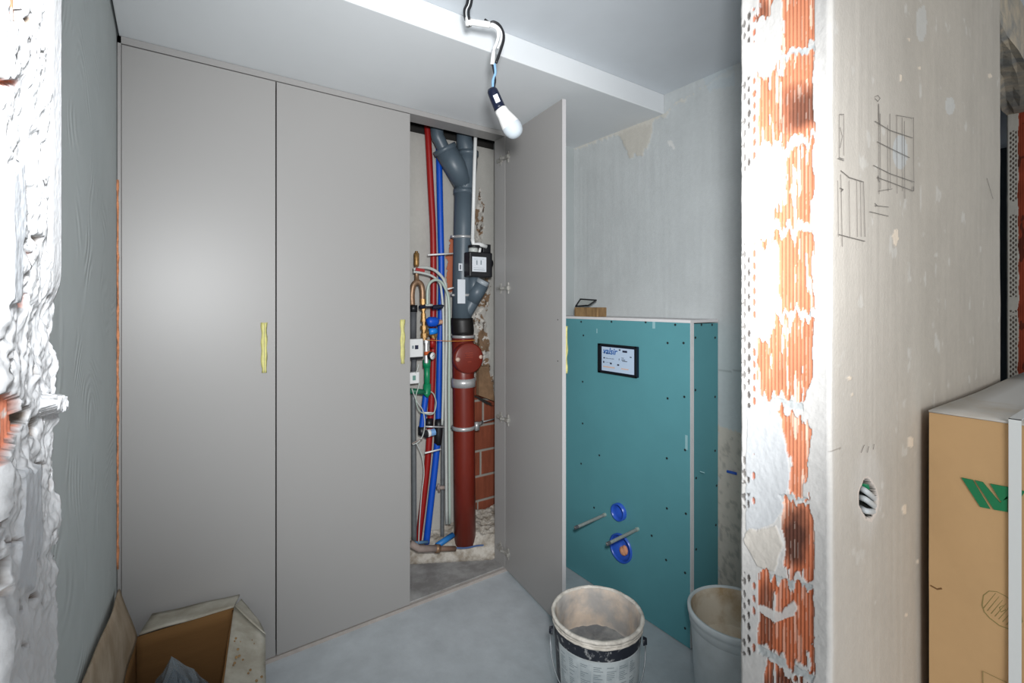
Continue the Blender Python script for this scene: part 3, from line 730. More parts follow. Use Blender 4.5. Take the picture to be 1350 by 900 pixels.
o = tag(obj('rubber_coupling', tpx(BM(), [(609, 419), (609, 423), (610, 436), (610, 441)], YP, [14.5, 14.8, 15, 14.5], seg=24), M_rubber, None, True), 'black rubber sleeve joining grey stack to brown sewer pipe', 'coupling')
tag(obj('orange_wire', tpx(BM(), [(562, 448), (600, 449.5), (627, 448)], YP-.105, .45, seg=6, smooth=True), mat('orange wire', S(205, 130, 50), .5), None, True), 'thin orange wire strung across above the inspection cover', 'wire')

def pipe(name, label, cat, pts, Y, rpx, m, smooth=True, seg=14, group=None):
    return tag(obj(name, tpx(BM(), pts, Y, rpx, smooth, seg), m, None, True), label, cat, group)
pipe('red_pipe', 'long red sleeved pipe running from the shaft top to its floor', 'pipe', [(559, 110), (564, 175), (568, 250), (571, 310), (571.5, 380), (571, 440), (570, 500), (567, 560), (563.5, 610), (558, 660), (551, 716)], 2.52, 4.3, M_red)
pipe('blue_pipe', 'long blue sleeved pipe right of the red one in the upper shaft', 'pipe', [(577, 120), (579.5, 240), (581, 310), (582, 360), (581, 420), (579.5, 480), (578.5, 530), (578, 556)], 2.52, 4.2, M_blue)
pipe('blue_pipe', 'lower length of blue pipe slanting down to the grey floor pipe', 'pipe', [(576.5, 584), (574, 610), (570, 645), (566, 680), (562, 716)], 2.48, 4.3, M_blue)
pipe('blue_pipe', 'short blue pipe stub left of the red pipe, below the green elbow', 'pipe', [(562, 515), (559, 540), (556, 566)], 2.42, 4.0, M_blue)
el = thing('pipe_coupling', 'black elbow couplings with a white nut joining the blue pipes', 'coupling', atY(568, 570, 2.44))
obj('right_elbow', tpx(BM(), [(578, 553), (578.5, 560), (578, 572), (577, 586)], 2.48, [4.6, 5.4, 5.6, 4.8], seg=14), M_black, el, True)
obj('left_elbow', tpx(BM(), [(556, 562), (556, 570), (562, 572), (566, 571)], 2.42, [4.8, 5.4, 5.2, 4.6], seg=14), M_black, el, True)
obj('red_sleeve_end', tpx(BM(), [(566, 552), (565.5, 563)], 2.49, 5.2, seg=14), M_black, el, True)
obj('nut', tpx(BM(), [(565, 571), (573, 569)], 2.41, 4.6, seg=8), mat('pale blue nut', S(120, 165, 215), .4), el)
obj('nut_ring', tpx(BM(), [(564, 571), (567, 570.4)], 2.41, 5.0, seg=12), M_white, el, True)
for (a_, b_, lab) in [((564, 336), (597, 334), 'white cable tie round red and blue pipes near the shaft top'), ((558, 544), (571, 544), 'white cable tie below the green elbow'), ((560, 597), (581, 592), 'white cable tie below the black couplings'), ((590, 381), (598, 379), 'white tie on the brick left of the grey stack')]:
    pipe('cable_tie', lab, 'cable tie', [a_, b_], 2.385 if a_[1] < 500 else 2.37, 1.1, M_white, False, 8, 'cable ties on the shaft pipes')
pipe('metal_pipe', 'thin grey metal pipe dropping behind the blue pipe to the floor', 'pipe', [(584, 555), (583.5, 620), (583, 715)], 2.50, 2.6, M_lead)
pipe('metal_pipe', 'dull grey pipe along the door edge, lower left of the shaft', 'pipe', [(545, 518), (545.5, 600), (546, 716)], 2.46, 3.4, M_lead)
dp = thing('insulated_pipe', 'dark grey insulated pipe above the white controller', 'pipe', atY(545, 450, 2.44))
obj('pipe', tpx(BM(), [(545, 408), (544.5, 448)], 2.44, 4.4, seg=14), M_dkpipe, dp, True)
obj('collar', tpx(BM(), [(545, 402), (545, 411)], 2.44, 5.2, seg=14), M_black, dp, True)
# hoses
for i, (pts, r, m, lab) in enumerate([
    ([(545, 355), (556, 352.5), (568, 354), (578, 360), (586, 371), (588.5, 390), (588.5, 450), (587.5, 520), (589, 690)], 2.0, M_hose, 'outer pale hose arching over the blue pipe'),
    ([(545, 358), (558, 360), (570, 364), (579, 372), (582, 384), (584.5, 420), (584.5, 500), (583, 560)], 1.6, M_hose, 'inner pale hose arching just below the outer one'),
    ([(563.5, 402), (563.5, 385), (566, 374), (573, 369), (581, 371), (587, 380), (591.5, 396), (592.5, 440), (592, 520), (593, 690)], 1.8, M_hoseg, 'greenish hose rising from the valve and turning down in an arch')]):
    pipe('flexible_hose', lab, 'hose', pts, [2.395, 2.372, 2.345][i], r, m, group='flexible hoses in the shaft')
# brass air vent with tee and swept bends
av = thing('air_vent', 'brass air vent on a tarnished tee with two bends', 'valve', atY(549, 360, 2.40))
bb = BM(); tpx(bb, [(549, 331), (549, 333.5)], 2.40, 2.0, seg=12); tpx(bb, [(549, 333), (549, 334), (549, 349), (549, 351)], 2.40, [2.6, 3.6, 3.6, 2.8], seg=14)
obj('vent', bb, M_brass, av, True)
obj('stem', tpx(BM(), [(549, 350), (549.5, 372)], 2.40, 3.0, seg=12), M_bronze, av, True)
obj('red_nut', tpx(BM(), [(548, 355), (559, 357)], 2.385, 2.6, seg=8), mat('red nut', S(170, 50, 50), .5), av)
bb = BM(); tpx(bb, [(543.5, 402), (543, 388), (545, 376), (550, 371)], 2.40, 3.8, True); tpx(bb, [(550, 371), (555, 375), (557, 384), (557, 396)], 2.40, 3.8, True)
obj('bend', bb, M_bronze, av, True)
bv = thing('valve_group', 'stack of brass valves and fittings with blue handles and a gauge', 'valve', atY(560, 470, 2.38))
bb = BM()
for (y0, y1, r) in [(394, 401, 4.4), (401, 405, 2.6), (405, 409, 4.0), (409, 413, 2.4), (413, 420, 3.4), (420, 424, 4.4), (424, 429, 2.6), (429, 434, 5.0), (434, 439, 3.6), (439, 445, 5.0), (445, 449, 3)]:
    tpx(bb, [(557.5+(y0-396)*.04, y0), (557.5+(y1-396)*.04, y1)], 2.38, r, seg=8)
tpx(bb, [(560, 436), (575, 442)], 2.37, 3.6, seg=8); tpx(bb, [(570, 440), (572, 447)], 2.37, 3.0, seg=8)
obj('brass_body', bb, M_brass, bv)
bb = BM(); tpx(bb, [(556, 404), (585, 403)], 2.37, 1.6, seg=8); tpx(bb, [(553, 405), (560, 404)], 2.36, 2.6, seg=8); tpx(bb, [(570, 405), (583, 404)], 2.36, 3, seg=10)
obj('bracket', bb, M_navy, bv)
obj('tie_bar', tpx(BM(), [(561, 402), (570, 402)], 2.35, 1.6, seg=8), M_hose, bv, True)
bb = BM(); tpx(bb, [(563, 425), (566, 424), (574, 424), (577, 425)], 2.35, [4.5, 6.5, 6.5, 4.5], seg=16)
o = obj('valve_head', bb, M_blue, bv, True); o['label'] = 'blue valve head'
obj('bonnet_nut', tpx(BM(), [(576, 425), (583, 424)], 2.35, [3.5, 2.8], seg=6), mat('copper pink nut', S(205, 160, 135), .4, metal=.3), bv)
obj('knob', tpx(BM(), [(566, 437), (575, 436)], 2.35, 4.2, seg=14), mat('bright blue knob', S(20, 130, 225), .4), bv, True)
bb = BM()
for (y0, y1, r) in [(448, 452, 3.6), (452, 462, 2.4), (462, 464, 3.0), (468, 478, 2.9)]: tpx(bb, [(562, y0), (562, y1)], 2.37, r, seg=8)
obj('silver_body', bb, M_steel, bv)
obj('red_body', tpx(BM(), [(570, 446), (570, 458)], 2.37, 3.2, seg=10), M_red, bv, True)
obj('orange_nut', tpx(BM(), [(560, 466), (569, 465)], 2.36, 2.6, seg=8), mat('orange nut', S(200, 95, 45), .5), bv)
gc = atY(570.5, 469, 2.34); bb = BM(); lathe(bb, [(0, 0), (.020, 0), (.022, .004), (.022, .02)], axisM(gc, gc+Vector((-.35, 1, 0))), 24)
g = obj('gauge', bb, M_black, bv, True); bb = BM(); lathe(bb, [(0, -.0008), (.019, -.0008), (.019, 0)], axisM(gc, gc+Vector((-.35, 1, 0))), 24)
obj('gauge_face', bb, M_white, g, True)
obj('needle', tube(BM(), [gc+Vector((-.004, -.003, -.004)), gc+Vector((.008, -.003, .006))], .0012, 6), M_black, g)
gp = thing('green_pipe', 'green plastic water pipe with an elbow turning left', 'pipe', atY(563, 515, 2.39))
obj('pipe', tpx(BM(), [(563, 477), (563, 514)], 2.39, 3.9, seg=16), M_green, gp, True)
obj('socket', tpx(BM(), [(562.5, 474), (562.5, 484)], 2.39, 5.2, seg=16), M_green, gp, True); obj('socket', tpx(BM(), [(563, 506), (563, 518), (560, 521)], 2.39, 5.0, seg=16), M_green, gp, True)
obj('elbow_arm', tpx(BM(), [(563, 517), (552, 516), (540, 515)], 2.39, 3.6, seg=14), mat('darker green pipe', S(20, 96, 70), .5), gp, True)
for (x0, x1, y0, y1, lab, dsp) in [(542.5, 558, 447, 470, 'larger white controller box with small dark display', True), (542.5, 553, 491, 505, 'small white meter box below the larger controller', False)]:
    q = plate_on(x0, x1, y0, y1, 2.36, 0); t = thing('controller', lab, 'controller', ((q[0]+q[1])/2, 2.4, q[4]))
    obj('case', box(BM(), q[0]-.06, q[1], 2.36, 2.40, q[4], q[5]), M_white, t, bevel=.004)
    if dsp:
        dd = obj('display', box(BM(), *plate_on(547, 551.5, 455, 460, 2.3595, .0012)), M_ink, t)
        obj('button', box(BM(), *plate_on(543.2, 545.5, 455.5, 459.5, 2.3595, .0012)), M_print, t)
        obj('rear_housing', box(BM(), q[0]-.06, q[1]+.004, 2.37, 2.42, q[4]-.012, q[4]-.001), M_black, t)
    else:
        obj('display', box(BM(), *plate_on(544, 548, 495, 501, 2.3595, .0012)), mat('green grey screen', S(110, 150, 140), .3), t)
pipe('insulated_pipe', 'dark grey pipe between the two white controllers', 'pipe', [(546, 473), (545, 490)], 2.41, 3.6, M_dkpipe)
# thin cables
for i, (pts, lab, m) in enumerate([
    ([(553, 505), (551, 512), (548, 525), (552, 540), (560, 545), (571, 545), (575, 532), (572, 520), (568, 516)], 'loop of thin grey cable round the green elbow', M_hoseg),
    ([(543, 512), (549, 528), (557, 540), (560, 556), (558, 572), (552, 582), (544, 586)], 'thin pale cable curling off the black couplings', M_hose),
    ([(552, 480), (550, 488), (548, 492)], 'short pale cable linking the controllers', M_hose),
    ([(549, 584), (556, 600), (559, 622), (556, 650), (553, 690), (552, 715)], 'thin pale cable hanging in front of the red pipe', M_hose),
    ([(543, 585), (550, 581), (557, 578)], 'short brown cable end left of the couplings', M_rusty)]):
    pipe('thin_cable', lab, 'cable', pts, 2.36, .8, m, True, 6)
tp_ = thing('stop_tap', 'small dusty tap on the grey metal pipe', 'tap', atY(584, 643, 2.48))
bb = BM(); tpx(bb, [(576, 643), (591, 642)], 2.46, [2.4, 2.8], seg=10); tpx(bb, [(591, 640), (591, 645)], 2.46, 2.8, seg=10)
obj('body', bb, M_rusty, tp_, True); obj('handle', tpx(BM(), [(578, 638), (579, 648)], 2.45, 1.6, seg=8), M_rusty, tp_, True)
fp = thing('floor_pipe', 'dusty pipe with brown end lying along the shaft floor', 'pipe', (atY(575, 723, 2.36).x, 2.36, .03))
obj('pipe', tpx(BM(), [(541, 716), (552, 723), (576, 723)], 2.34, [4.2, 4.6, 4.6], seg=14), M_rusty, fp, True)
obj('end_piece', tpx(BM(), [(576, 723), (600, 723)], 2.34, 3.4, seg=12), mat('brown pipe end', S(120, 95, 80), .7), fp, True)
obj('union', tpx(BM(), [(574, 723), (579, 723)], 2.34, 5.4, seg=12), M_bronze, fp, True)
pipe('blue_pipe', 'blue pipe offcut lying slanted on the debris', 'pipe', [(576, 719), (597, 705)], [2.37, 2.40], 3.8, mat('dusty blue pipe', S(40, 120, 190), .5, var=.1, vscale=30), False)
pipe('blue_strip', 'pale blue strip under the pipe feet', 'pipe', [(541, 716), (564, 714)], 2.39, 2.0, mat('pale dusty blue', S(90, 130, 165), .7), False)
pipe('blue_cable', 'blue cable lying across the debris to the right', 'cable', [(602, 722), (615, 722), (630, 719), (642, 719), (655, 724)], 2.335, 1.1, mat('dusty blue cable', S(80, 105, 150), .6))
tag(obj('wood_offcut', prism(BM(), [atY(x, y, 2.50) for x, y in [(628, 482), (640, 482), (647, 512), (649, 528), (628, 520)]], (0, -.03, 0)), mat('grimy board', S(128, 100, 74), .9, var=.25, vscale=20, bump=.5)), 'grimy brown board wedged right of the sewer pipe', 'board')
pipe('rod', 'thin threaded rod from the sewer pipe clamp towards the hinge', 'rod', [(636, 556), (655, 551)], [YP+.02, YP+.06], .9, M_steel, False, 8)

# ------------------------------------------------------------------ toilet boxing
bx = thing('toilet_boxing', 'green plasterboard boxing for a wall-hung toilet, against the right wall', 'boxing', (XT, YT, 0))
ZT = 1.368
fbo = obj('front_board', box(BM(), XT, XT+.0125, YT, YW-.002, .004, ZT), M_teal, bx)
ibo = obj('inner_board', box(BM(), XT+.0125, XT+.026, YT+.0005, YW-.002, .004, ZT-.001), M_teal, bx)
b = BM(); box(b, XT-.0002, XT+.0110, YT-.0012, YT-.0002, .004, ZT); box(b, XT+.0135, XT+.0245, YT-.0012, YT-.0002, .004, ZT)
obj('board_edge', b, M_gyps, bx)
obj('side_board', box(BM(), XT+.026, XR-.003, YT, YT+.0125, .004, ZT-.004), M_teal, bx)
b = BM(); box(b, XT-.002, XR-.003, YT-.002, YW-.002, ZT, ZT+.013)
obj('top_board', b, M_gyps, bx, bevel=.001)
pts = [(766, 424), (806, 424), (851, 424.5), (890, 428), (769, 442), (880, 452), (901, 452), (768, 503), (880, 525), (902, 523), (768, 558), (879, 604), (903, 593), (766, 611), (879, 670), (904, 677), (878, 738), (903, 755), (903, 828), (783, 669), (859, 706), (790, 600)]
ps = BM(); lathe(ps, [(.0, 0), (.0052, 0), (.0055, .0018)], Matrix.Identity(4), 10, False, False); me0 = bpy.data.meshes.new('screw'); ps.to_mesh(me0); ps.free(); me0.materials.append(M_screw)
for x, y in pts:
    p = atX(x, y, XT-.0012); o = bpy.data.objects.new('screw', me0); C.objects.link(o); o.parent = bx; o.location = p-Vector((XT, YT, 0)); o.rotation_euler = (0, math.pi/2, 0)
for x, y in [(925, 428), (939, 428), (917, 445), (943, 445), (917, 514), (943, 523), (943, 594), (918, 630), (945, 640), (944, 692), (918, 724)]:
    p = atY(x, y, YT-.0012); o = bpy.data.objects.new('screw', me0); C.objects.link(o); o.parent = bx; o.location = p-Vector((XT, YT, 0)); o.rotation_euler = (-math.pi/2, 0, 0)
# small white scuffs on the board
M_scuff = mat('pale scuffs', S(150, 190, 195), .9)
for (x, y, w_, h_) in [(862, 428, 1.8, 5), (787, 436, .6, 3), (926, 622, 3, .5), (905, 583, 1.6, 10)]:
    b = BM(); a_ = atX(x-w_, y-h_, XT); c_ = atX(x+w_, y+h_, XT); box(b, XT-.0006, XT-.0001, c_.y, a_.y, c_.z, a_.z); obj('scuff', b, M_scuff, fbo)

fc = thing('flush_plate_cover', 'black framed cover with a printed white sticker on the green boxing', 'cover', (XT, 1.61, 1.18))
y0, y1, z0, z1 = 1.49, 1.737, 1.105, 1.25
b = BM(); box(b, XT-.018, XT-.001, y0, y1, z0, z1); obj('frame', b, M_navy, fc, bevel=.004)
b = BM()
box(b, XT-.0225, XT-.018, y0, y0+.008, z0, z1); box(b, XT-.0225, XT-.018, y1-.018, y1, z0, z1); box(b, XT-.0225, XT-.018, y0, y1, z1-.009, z1); box(b, XT-.0225, XT-.018, y0, y1, z0, z0+.009)
obj('raised_rim', b, M_black, fc, bevel=.001)
ly0, ly1, lz0, lz1 = y0+.016, y1-.025, z0+.013, z1-.014
lab = obj('sticker', box(BM(), XT-.0192, XT-.0181, ly0, ly1, lz0, lz1), mat('pale blue sticker', S(196, 214, 236), .5), fc)
def onface(y, z): return Matrix.Translation((XT-.0194, y, z)) @ Matrix(((0, 0, -1, 0), (-1, 0, 0, 0), (0, 1, 0, 0), (0, 0, 0, 1)))
def fbox(bm, fy0, fy1, fz0, fz1):     # fractions of the sticker, from its left and top
    W = ly1-ly0; Hh = lz1-lz0; box(bm, XT-.0198, XT-.0193, ly1-fy1*W, ly1-fy0*W, lz1-fz1*Hh, lz1-fz0*Hh)
obj('lettering', text_mesh('valsir', .044, onface(ly1-.008, lz1-.034), .25, .0008), M_inkb, lab)
b = BM(); fbox(b, .04, .30, .245, .262); fbox(b, .66, .80, .08, .16); fbox(b, .55, .60, .05, .10); fbox(b, .88, .93, .30, .34)
fbox(b, .06, .11, .44, .49)
for k in range(9): fbox(b, .14+k*.03, .158+k*.03, .45+.006*k % .02, .485)
fbox(b, .55, .565, .42, .5); fbox(b, .63, .70, .38, .40); fbox(b, .63, .74, .45, .475); fbox(b, .65, .80, .50, .525); fbox(b, .05, .09, .60, .68); fbox(b, .27, .33, .64, .70); fbox(b, .50, .56, .66, .72)
for k in range(5): fbox(b, .13+k*.04, .15+k*.04, .63, .645)
obj('fine_print', b, M_ink, lab)
M_ostr = mat('pale orange print', S(220, 190, 176), .6)
b = BM(); fbox(b, .05, .42, .80, .86); obj('orange_stripe', b, M_ostr, lab)
b = BM(); fbox(b, .62, .84, .80, .85); obj('orange_stripe', b, M_ostr, lab)

for bo in (fbo, ibo):
    for px_, py_, R_ in ((817.5, 674, .0405), (819, 722, .0675)):
        c_ = atX(px_, py_, XT); cut(bo, lathe(BM(), [(R_, -.1), (R_, .1)], Matrix.Translation(c_) @ Matrix.Rotation(-math.pi/2, 4, 'Y'), 40, True, True))
def face_ring(name, label, cat, px, py, R, rin, out, m, depth=.06, tilt=0):
    c_ = atX(px, py, XT); bb = BM(); M_ = Matrix.Translation(c_) @ Matrix.Rotation(-math.pi/2, 4, 'Y')
    lathe(bb, [(0, -depth), (rin*.9, -depth), (rin, -.004), (rin, out), (R, out), (R, -.02)], M_, 36)
    t = thing(name, label, cat, c_); obj('ring', bb, m, t, True); return t, c_, M_
t, c_, M_ = face_ring('flush_pipe_socket', 'round blue flush pipe socket, the higher and smaller one', 'socket', 817.5, 674, .041, .036, .022, M_sblue)
t, c_, M_ = face_ring('waste_pipe_socket', 'larger blue waste socket with orange foam inside, under the rod', 'socket', 819, 722, .068, .060, .010, M_sblue)
bb = BM()
rnd = random.Random(4)
for k in range(7):
    a_ = rnd.uniform(0, 6.28); r0 = rnd.uniform(0, .018); cc = c_ + Vector((.012, -.014+r0*math.cos(a_), -.012+r0*math.sin(a_)))
    bmesh.ops.create_icosphere(bb, subdivisions=2, radius=rnd.uniform(.014, .024), matrix=Matrix.Translation(cc) @ Matrix.Diagonal((.5, 1, 1, 1)))
obj('foam_plug', bb, M_orange, t, True)
for (bxp, byp, txp, typ, lab_) in [(798, 678, 760, 692, 'threaded rod standing out of the boxing left of the flush socket'), (841, 697, 801, 717, 'threaded rod crossing in front of the waste socket')]:
    a_ = atX(bxp, byp, XT); e_ = atX(txp, typ, XT-.205); e_.y = a_.y; e_.z = a_.z-.012
    t = thing('threaded_rod', lab_, 'rod', a_, 'toilet fixing rods')
    n_ = 60; P = [a_+(e_-a_)*(i/n_) for i in range(n_+1)]
    obj('rod', tube(BM(), P, [.0078 if i % 2 else .0068 for i in range(n_+1)], 12), M_rodz, t)
    bb = BM(); lathe(bb, [(.0, .012), (.009, .012), (.009, 0)], Matrix.Translation(a_) @ Matrix.Rotation(-math.pi/2, 4, 'Y'), 12)
    obj('washer', bb, M_hoseg, t)
    bb = BM(); tube(bb, [e_+Vector((.0, 0, 0)), e_+Vector((.018, 0, .001))], .0082, 10); obj('sleeve_end', bb, M_dkpipe, t)

# offcut and frame on top of the boxing
a_ = atX(757, 417, XT+.01); c_ = atX(788, 417, XT+.01)
wb = BM(); box(wb, XT+.008, XT+.075, c_.y, a_.y-.003, ZT+.0132, ZT+.062)
tag(obj('wood_block', wb, M_wood, bevel=.002), 'small brown wood offcut on top of the green boxing', 'wood block')
fr = thing('plastic_frame', 'small dark plastic frame leaning tilted on the wood offcut', 'frame', (XT+.03, (a_.y+c_.y)/2, ZT+.064))
P0 = [atX(759, 405, XT+.012), atX(776, 403.8, XT+.012), atX(786, 397, XT+.075), atX(765, 395.5, XT+.075)]
zoff = .001
mn = min(p.z for p in P0[:2]); P0 = [p+Vector((0, 0, max(0, ZT+.066-mn)+zoff)) for p in P0]
obj('bar', tube(BM(), P0+[P0[0]], .0045, 6), M_black, fr)
bb = BM(); prism(bb, [p*.80+sum(P0, Vector())*.05 for p in P0], (0, 0, -.001)); obj('insert', bb, M_hose, fr)

# ------------------------------------------------------------------ buckets
def bucket(name, label, cx, cy, R, Rb, H_, shell, rimm, inner, bottom, crust, extras, zc=.265):
    t = thing(name, label, 'bucket', (cx, cy, 0)); M_ = Matrix.Translation((cx, cy, 0))
    out = [(0, .003), (Rb-.01, .001), (Rb, .008)]
    rr = lambda z: Rb+(R-Rb)*z/H_
    out += [(rr(z), z) for z in np.linspace(.02, H_-(.030 if extras else .055), 10)]
    obj('shell', lathe(BM(), out, M_, 64), shell, t, True)
    rp = [(rr(H_-.030), H_-.030)]
    for z in (H_-.029, H_-.020): rp += [(rr(z)+.001, z), (rr(z)+.006, z+.001), (rr(z)+.006, z+.004), (rr(z)+.001, z+.006)]
    rp += [(R+.002, H_-.011), (R+.007, H_-.010), (R+.008, H_-.003), (R+.004, H_), (R-.003, H_), (R-.005, H_-.006)]
    if not extras: rp = [(rr(H_-.055), H_-.055), (rr(H_-.05)+.004, H_-.05), (R+.003, H_-.03), (R+.004, H_-.022), (R+.006, H_-.02), (R+.007, H_-.003), (R+.003, H_), (R-.003, H_), (R-.005, H_-.006)]
    bb = lathe(BM(), rp, M_, 64)
    if crust:
        for v in bb.verts: v.co += Vector((random.uniform(-1, 1), random.uniform(-1, 1), random.uniform(-1, 1)))*.0011
    obj('rim', bb, rimm, t, True)
    inn = [(R-.005, H_-.006)] + [(rr(z)-.008, z) for z in np.linspace(H_-.02, zc, 12)] + [(rr(zc)-.02, zc-.008)]
    bb = lathe(BM(), inn, M_, 64)
    if crust:
        for v in bb.verts:
            if v.co.z < H_-.02: a = math.atan2(v.co.y-cy, v.co.x-cx); k = .002+.0015*math.sin(5*a+v.co.z*30)+.0015*math.sin(13*a); v.co.x -= k*math.cos(a); v.co.y -= k*math.sin(a)
    obj('inner_wall', bb, inner, t, True)
    bb = lathe(BM(), [(rr(zc)-.009, zc+.004), (rr(zc)-.03, zc-.004), (.09, zc-.006), (.06, zc-.004), (.03, zc-.002), (.0, zc)], M_, 48)
    for v in bb.verts: v.co.z += random.uniform(-.003, .003)
    obj('contents', bb, bottom, t, True)
    return t, M_, rr
bx1, by1, R1, H1 = 1.190, 1.178, .148, .402
t, M_, rr = bucket('plaster_bucket', 'plaster-crusted bucket with wire handle and dark band, in front of the open door', bx1, by1, R1, .125, H1, M_buck, M_buckd, M_mud, M_mudd, True, True)
bb = lathe(BM(), [(rr(z)+.0012, z) for z in (H1-.068, H1-.05, H1-.031)], M_, 64); obj('dark_band', bb, M_band, t, True)
# printed label on the camera side with a dark ground at its left
ang = math.atan2(-by1, -bx1)
def arc(bm, a0, a1, z0, z1, off):
    n = max(2, int(abs(a1-a0)/.06)); V = []
    for i in range(n+1):
        a = a0+(a1-a0)*i/n
        V.append([bm.verts.new((bx1+(rr(z)+off)*math.cos(a), by1+(rr(z)+off)*math.sin(a), z)) for z in (z0, z1)])
    for p, q in zip(V, V[1:]): bm.faces.new((p[0], q[0], q[1], p[1]))
bb = BM(); arc(bb, ang-1.02, ang+1.35, .05, H1-.073, .0010); lab = obj('label', bb, M_paper, t, True)
bb = BM(); arc(bb, ang-1.5, ang-1.05, .05, H1-.066, .0012); obj('dark_stripe', bb, M_band, t, True)
bb = BM(); rnd = random.Random(11)
for cidx in range(7):
    ca = ang-.95+cidx*.29
    z = H1-.086
    while z > .07:
        if rnd.random() < .82:
            arc(bb, ca, ca+.08+.14*rnd.random(), z-.0022, z, .0016)
        z -= .0062
obj('fine_print', bb, M_print, lab)
bb = BM()
for a in [ang-.99+.29*k for k in range(8)]: arc(bb, a, a+.012, .06, H1-.08, .0018)
obj('column_rule', bb, M_buck, lab)
# wire handle hanging down in front
side = Vector((-math.sin(ang), math.cos(ang), 0)); fwd = Vector((math.cos(ang), math.sin(ang), 0)); c0 = Vector((bx1, by1, H1-.07))
P = []
for i in range(25):
    a = math.pi*i/24; P.append(c0 + side*(.157*math.cos(a)) + fwd*(.022+.135*math.sin(a)) + Vector((0, 0, -.150*math.sin(a)**.8)))
obj('handle', tube(BM(), P, .0020, 8), M_wire, t, True)
obj('grip', tube(BM(), P[10:15], .0075, 12), M_buckd, t, True)
for s_ in (-1, 1):
    c1 = c0+side*(.150*s_)+fwd*.02; bb = BM(); lathe(bb, [(0, .012), (.010, .012), (.014, 0)], axisM(c1, c1+side*s_), 14); obj('ear', bb, M_band, t, True)
bx2, by2 = 1.578, .905
bucket('white_bucket', 'pale empty bucket with brown-stained inside, beside the boxing behind the brick reveal', bx2, by2, .150, .125, .402, M_buck, M_buck, M_mudb, M_mudb, False, False)

# ------------------------------------------------------------------ pendant bulb
lp = thing('hanging_bulb', 'white light bulb hanging from loose ceiling wires', 'light bulb', (0.72, 1.27, ZC))
DB = 1.46
def atD(px, py, d):
    a, b_ = dirs(px); return Vector((a*d, b_*d, HC-(py-400)/FPX*d))
def tD(pts, rpx, smooth=True, seg=10, d=DB): return tube(BM(), [atD(x, y, d if len(q_) == 0 else q_[0]) for x, y, *q_ in pts], rpx*d/FPX if not isinstance(rpx, list) else [k*d/FPX for k in rpx], seg, smooth)
top = atD(622, -40, 1.46); top.z = ZC
a_ = [atD(x, y, DB) for x, y in [(617, 0), (612.5, 14), (615, 28), (620, 33)]]
o = obj('black_wire', tube(BM(), [top]+a_, .0048, 8, True), M_black, lp, True)
obj('black_wire', tube(BM(), [top+Vector((.008, 0, 0))]+[atD(x, y, DB-.01) for x, y in [(622, 0), (618, 14), (618.5, 26)]], .004, 8, True), M_black, lp, True)
obj('white_sheath', tube(BM(), [top+Vector((.004, -.004, 0))]+[atD(x, y, DB-.015) for x, y in [(619.5, 0), (614.5, 14), (615.5, 28)]], 0.0014, 8, True), M_white, lp, True)
bb = tD([(615, 30), (622, 29), (640, 32), (646, 33)], 4.2, False); obj('connector', bb, M_white, lp, True)
obj('connector_tail', tD([(617, 24), (618, 34)], 4.4, False), M_white, lp, True)
obj('black_wire', tD([(639, 26), (645, 30), (651, 29), (658, 33), (663, 42), (664, 52), (660, 66), (654, 83)], 1.9, True), M_black, lp, True)
obj('white_wire', tD([(640, 32), (648, 34), (655, 38), (657, 46), (655, 56), (651, 66), (649, 84)], 2.0, True), M_white, lp, True)
obj('white_wire', tD([(643, 30), (653, 33), (661, 42), (660, 54), (656, 64)], 1.3, True), M_white, lp, True)
obj('wire_sleeve', tD([(651, 66), (649, 85)], 2.8, False), M_white, lp, True)
obj('blue_wire', tD([(652, 84), (653, 96), (650, 106), (650, 116)], 1.7, True), M_wblue, lp, True)
obj('blue_wire', tD([(649, 84), (651, 94), (653, 106), (651, 116)], 1.2, True), M_black, lp, True)
b0 = atD(648, 117, DB); b1 = atD(659, 143, DB+.005)
Mx = axisM(b0, b1); Ls = (b1-b0).length; k = DB/FPX
so = obj('lamp_socket', lathe(BM(), [(0, 0), (5.5*k, 0), (7*k, 3*k), (7.4*k, 8*k), (7.8*k, Ls-.004), (8*k, Ls)], Mx, 28, False, True), M_navy, lp, True)
f0 = (b0+b1)/2; sd = -Vector((f0.x, f0.y, f0.z-HC)).normalized(); ax = (b1-b0).normalized(); rt = ax.cross(sd).normalized(); sd = rt.cross(ax).normalized()
Ml = Matrix.Translation(f0+ax*.006) @ Matrix((rt.to_4d(), sd.to_4d(), ax.to_4d(), Vector((0, 0, 0, 1)))).transposed()
Ml = Matrix.Translation(f0+ax*.006); R3 = Matrix((rt, sd, ax)).transposed().to_4x4(); Ml = Ml @ R3
bb = BM(); box(bb, -.010, .004, .0165, .0178, -.012, .012, Ml); obj('sticker', bb, M_label, so)
b2_ = atD(681, 177, DB+.02); ax2 = (b2_-b1).normalized(); Mb = axisM(b1, b2_)
Lb = 36*k
obj('bulb_body', lathe(BM(), [(7.5*k, 0), (8.6*k, 3*k), (9*k, 9*k), (11.5*k, 19*k), (12.8*k, 25*k)], Mb, 32, True, False), M_bulbb, lp, True)
obj('bulb_globe', lathe(BM(), [(12.9*k, 25*k), (13.2*k, 29*k), (12.8*k, 33*k), (11*k, 38*k), (8*k, 41.5*k), (4*k, 43.3*k), (0.01*k, 43.8*k)], Mb, 32), M_glass, lp, True)

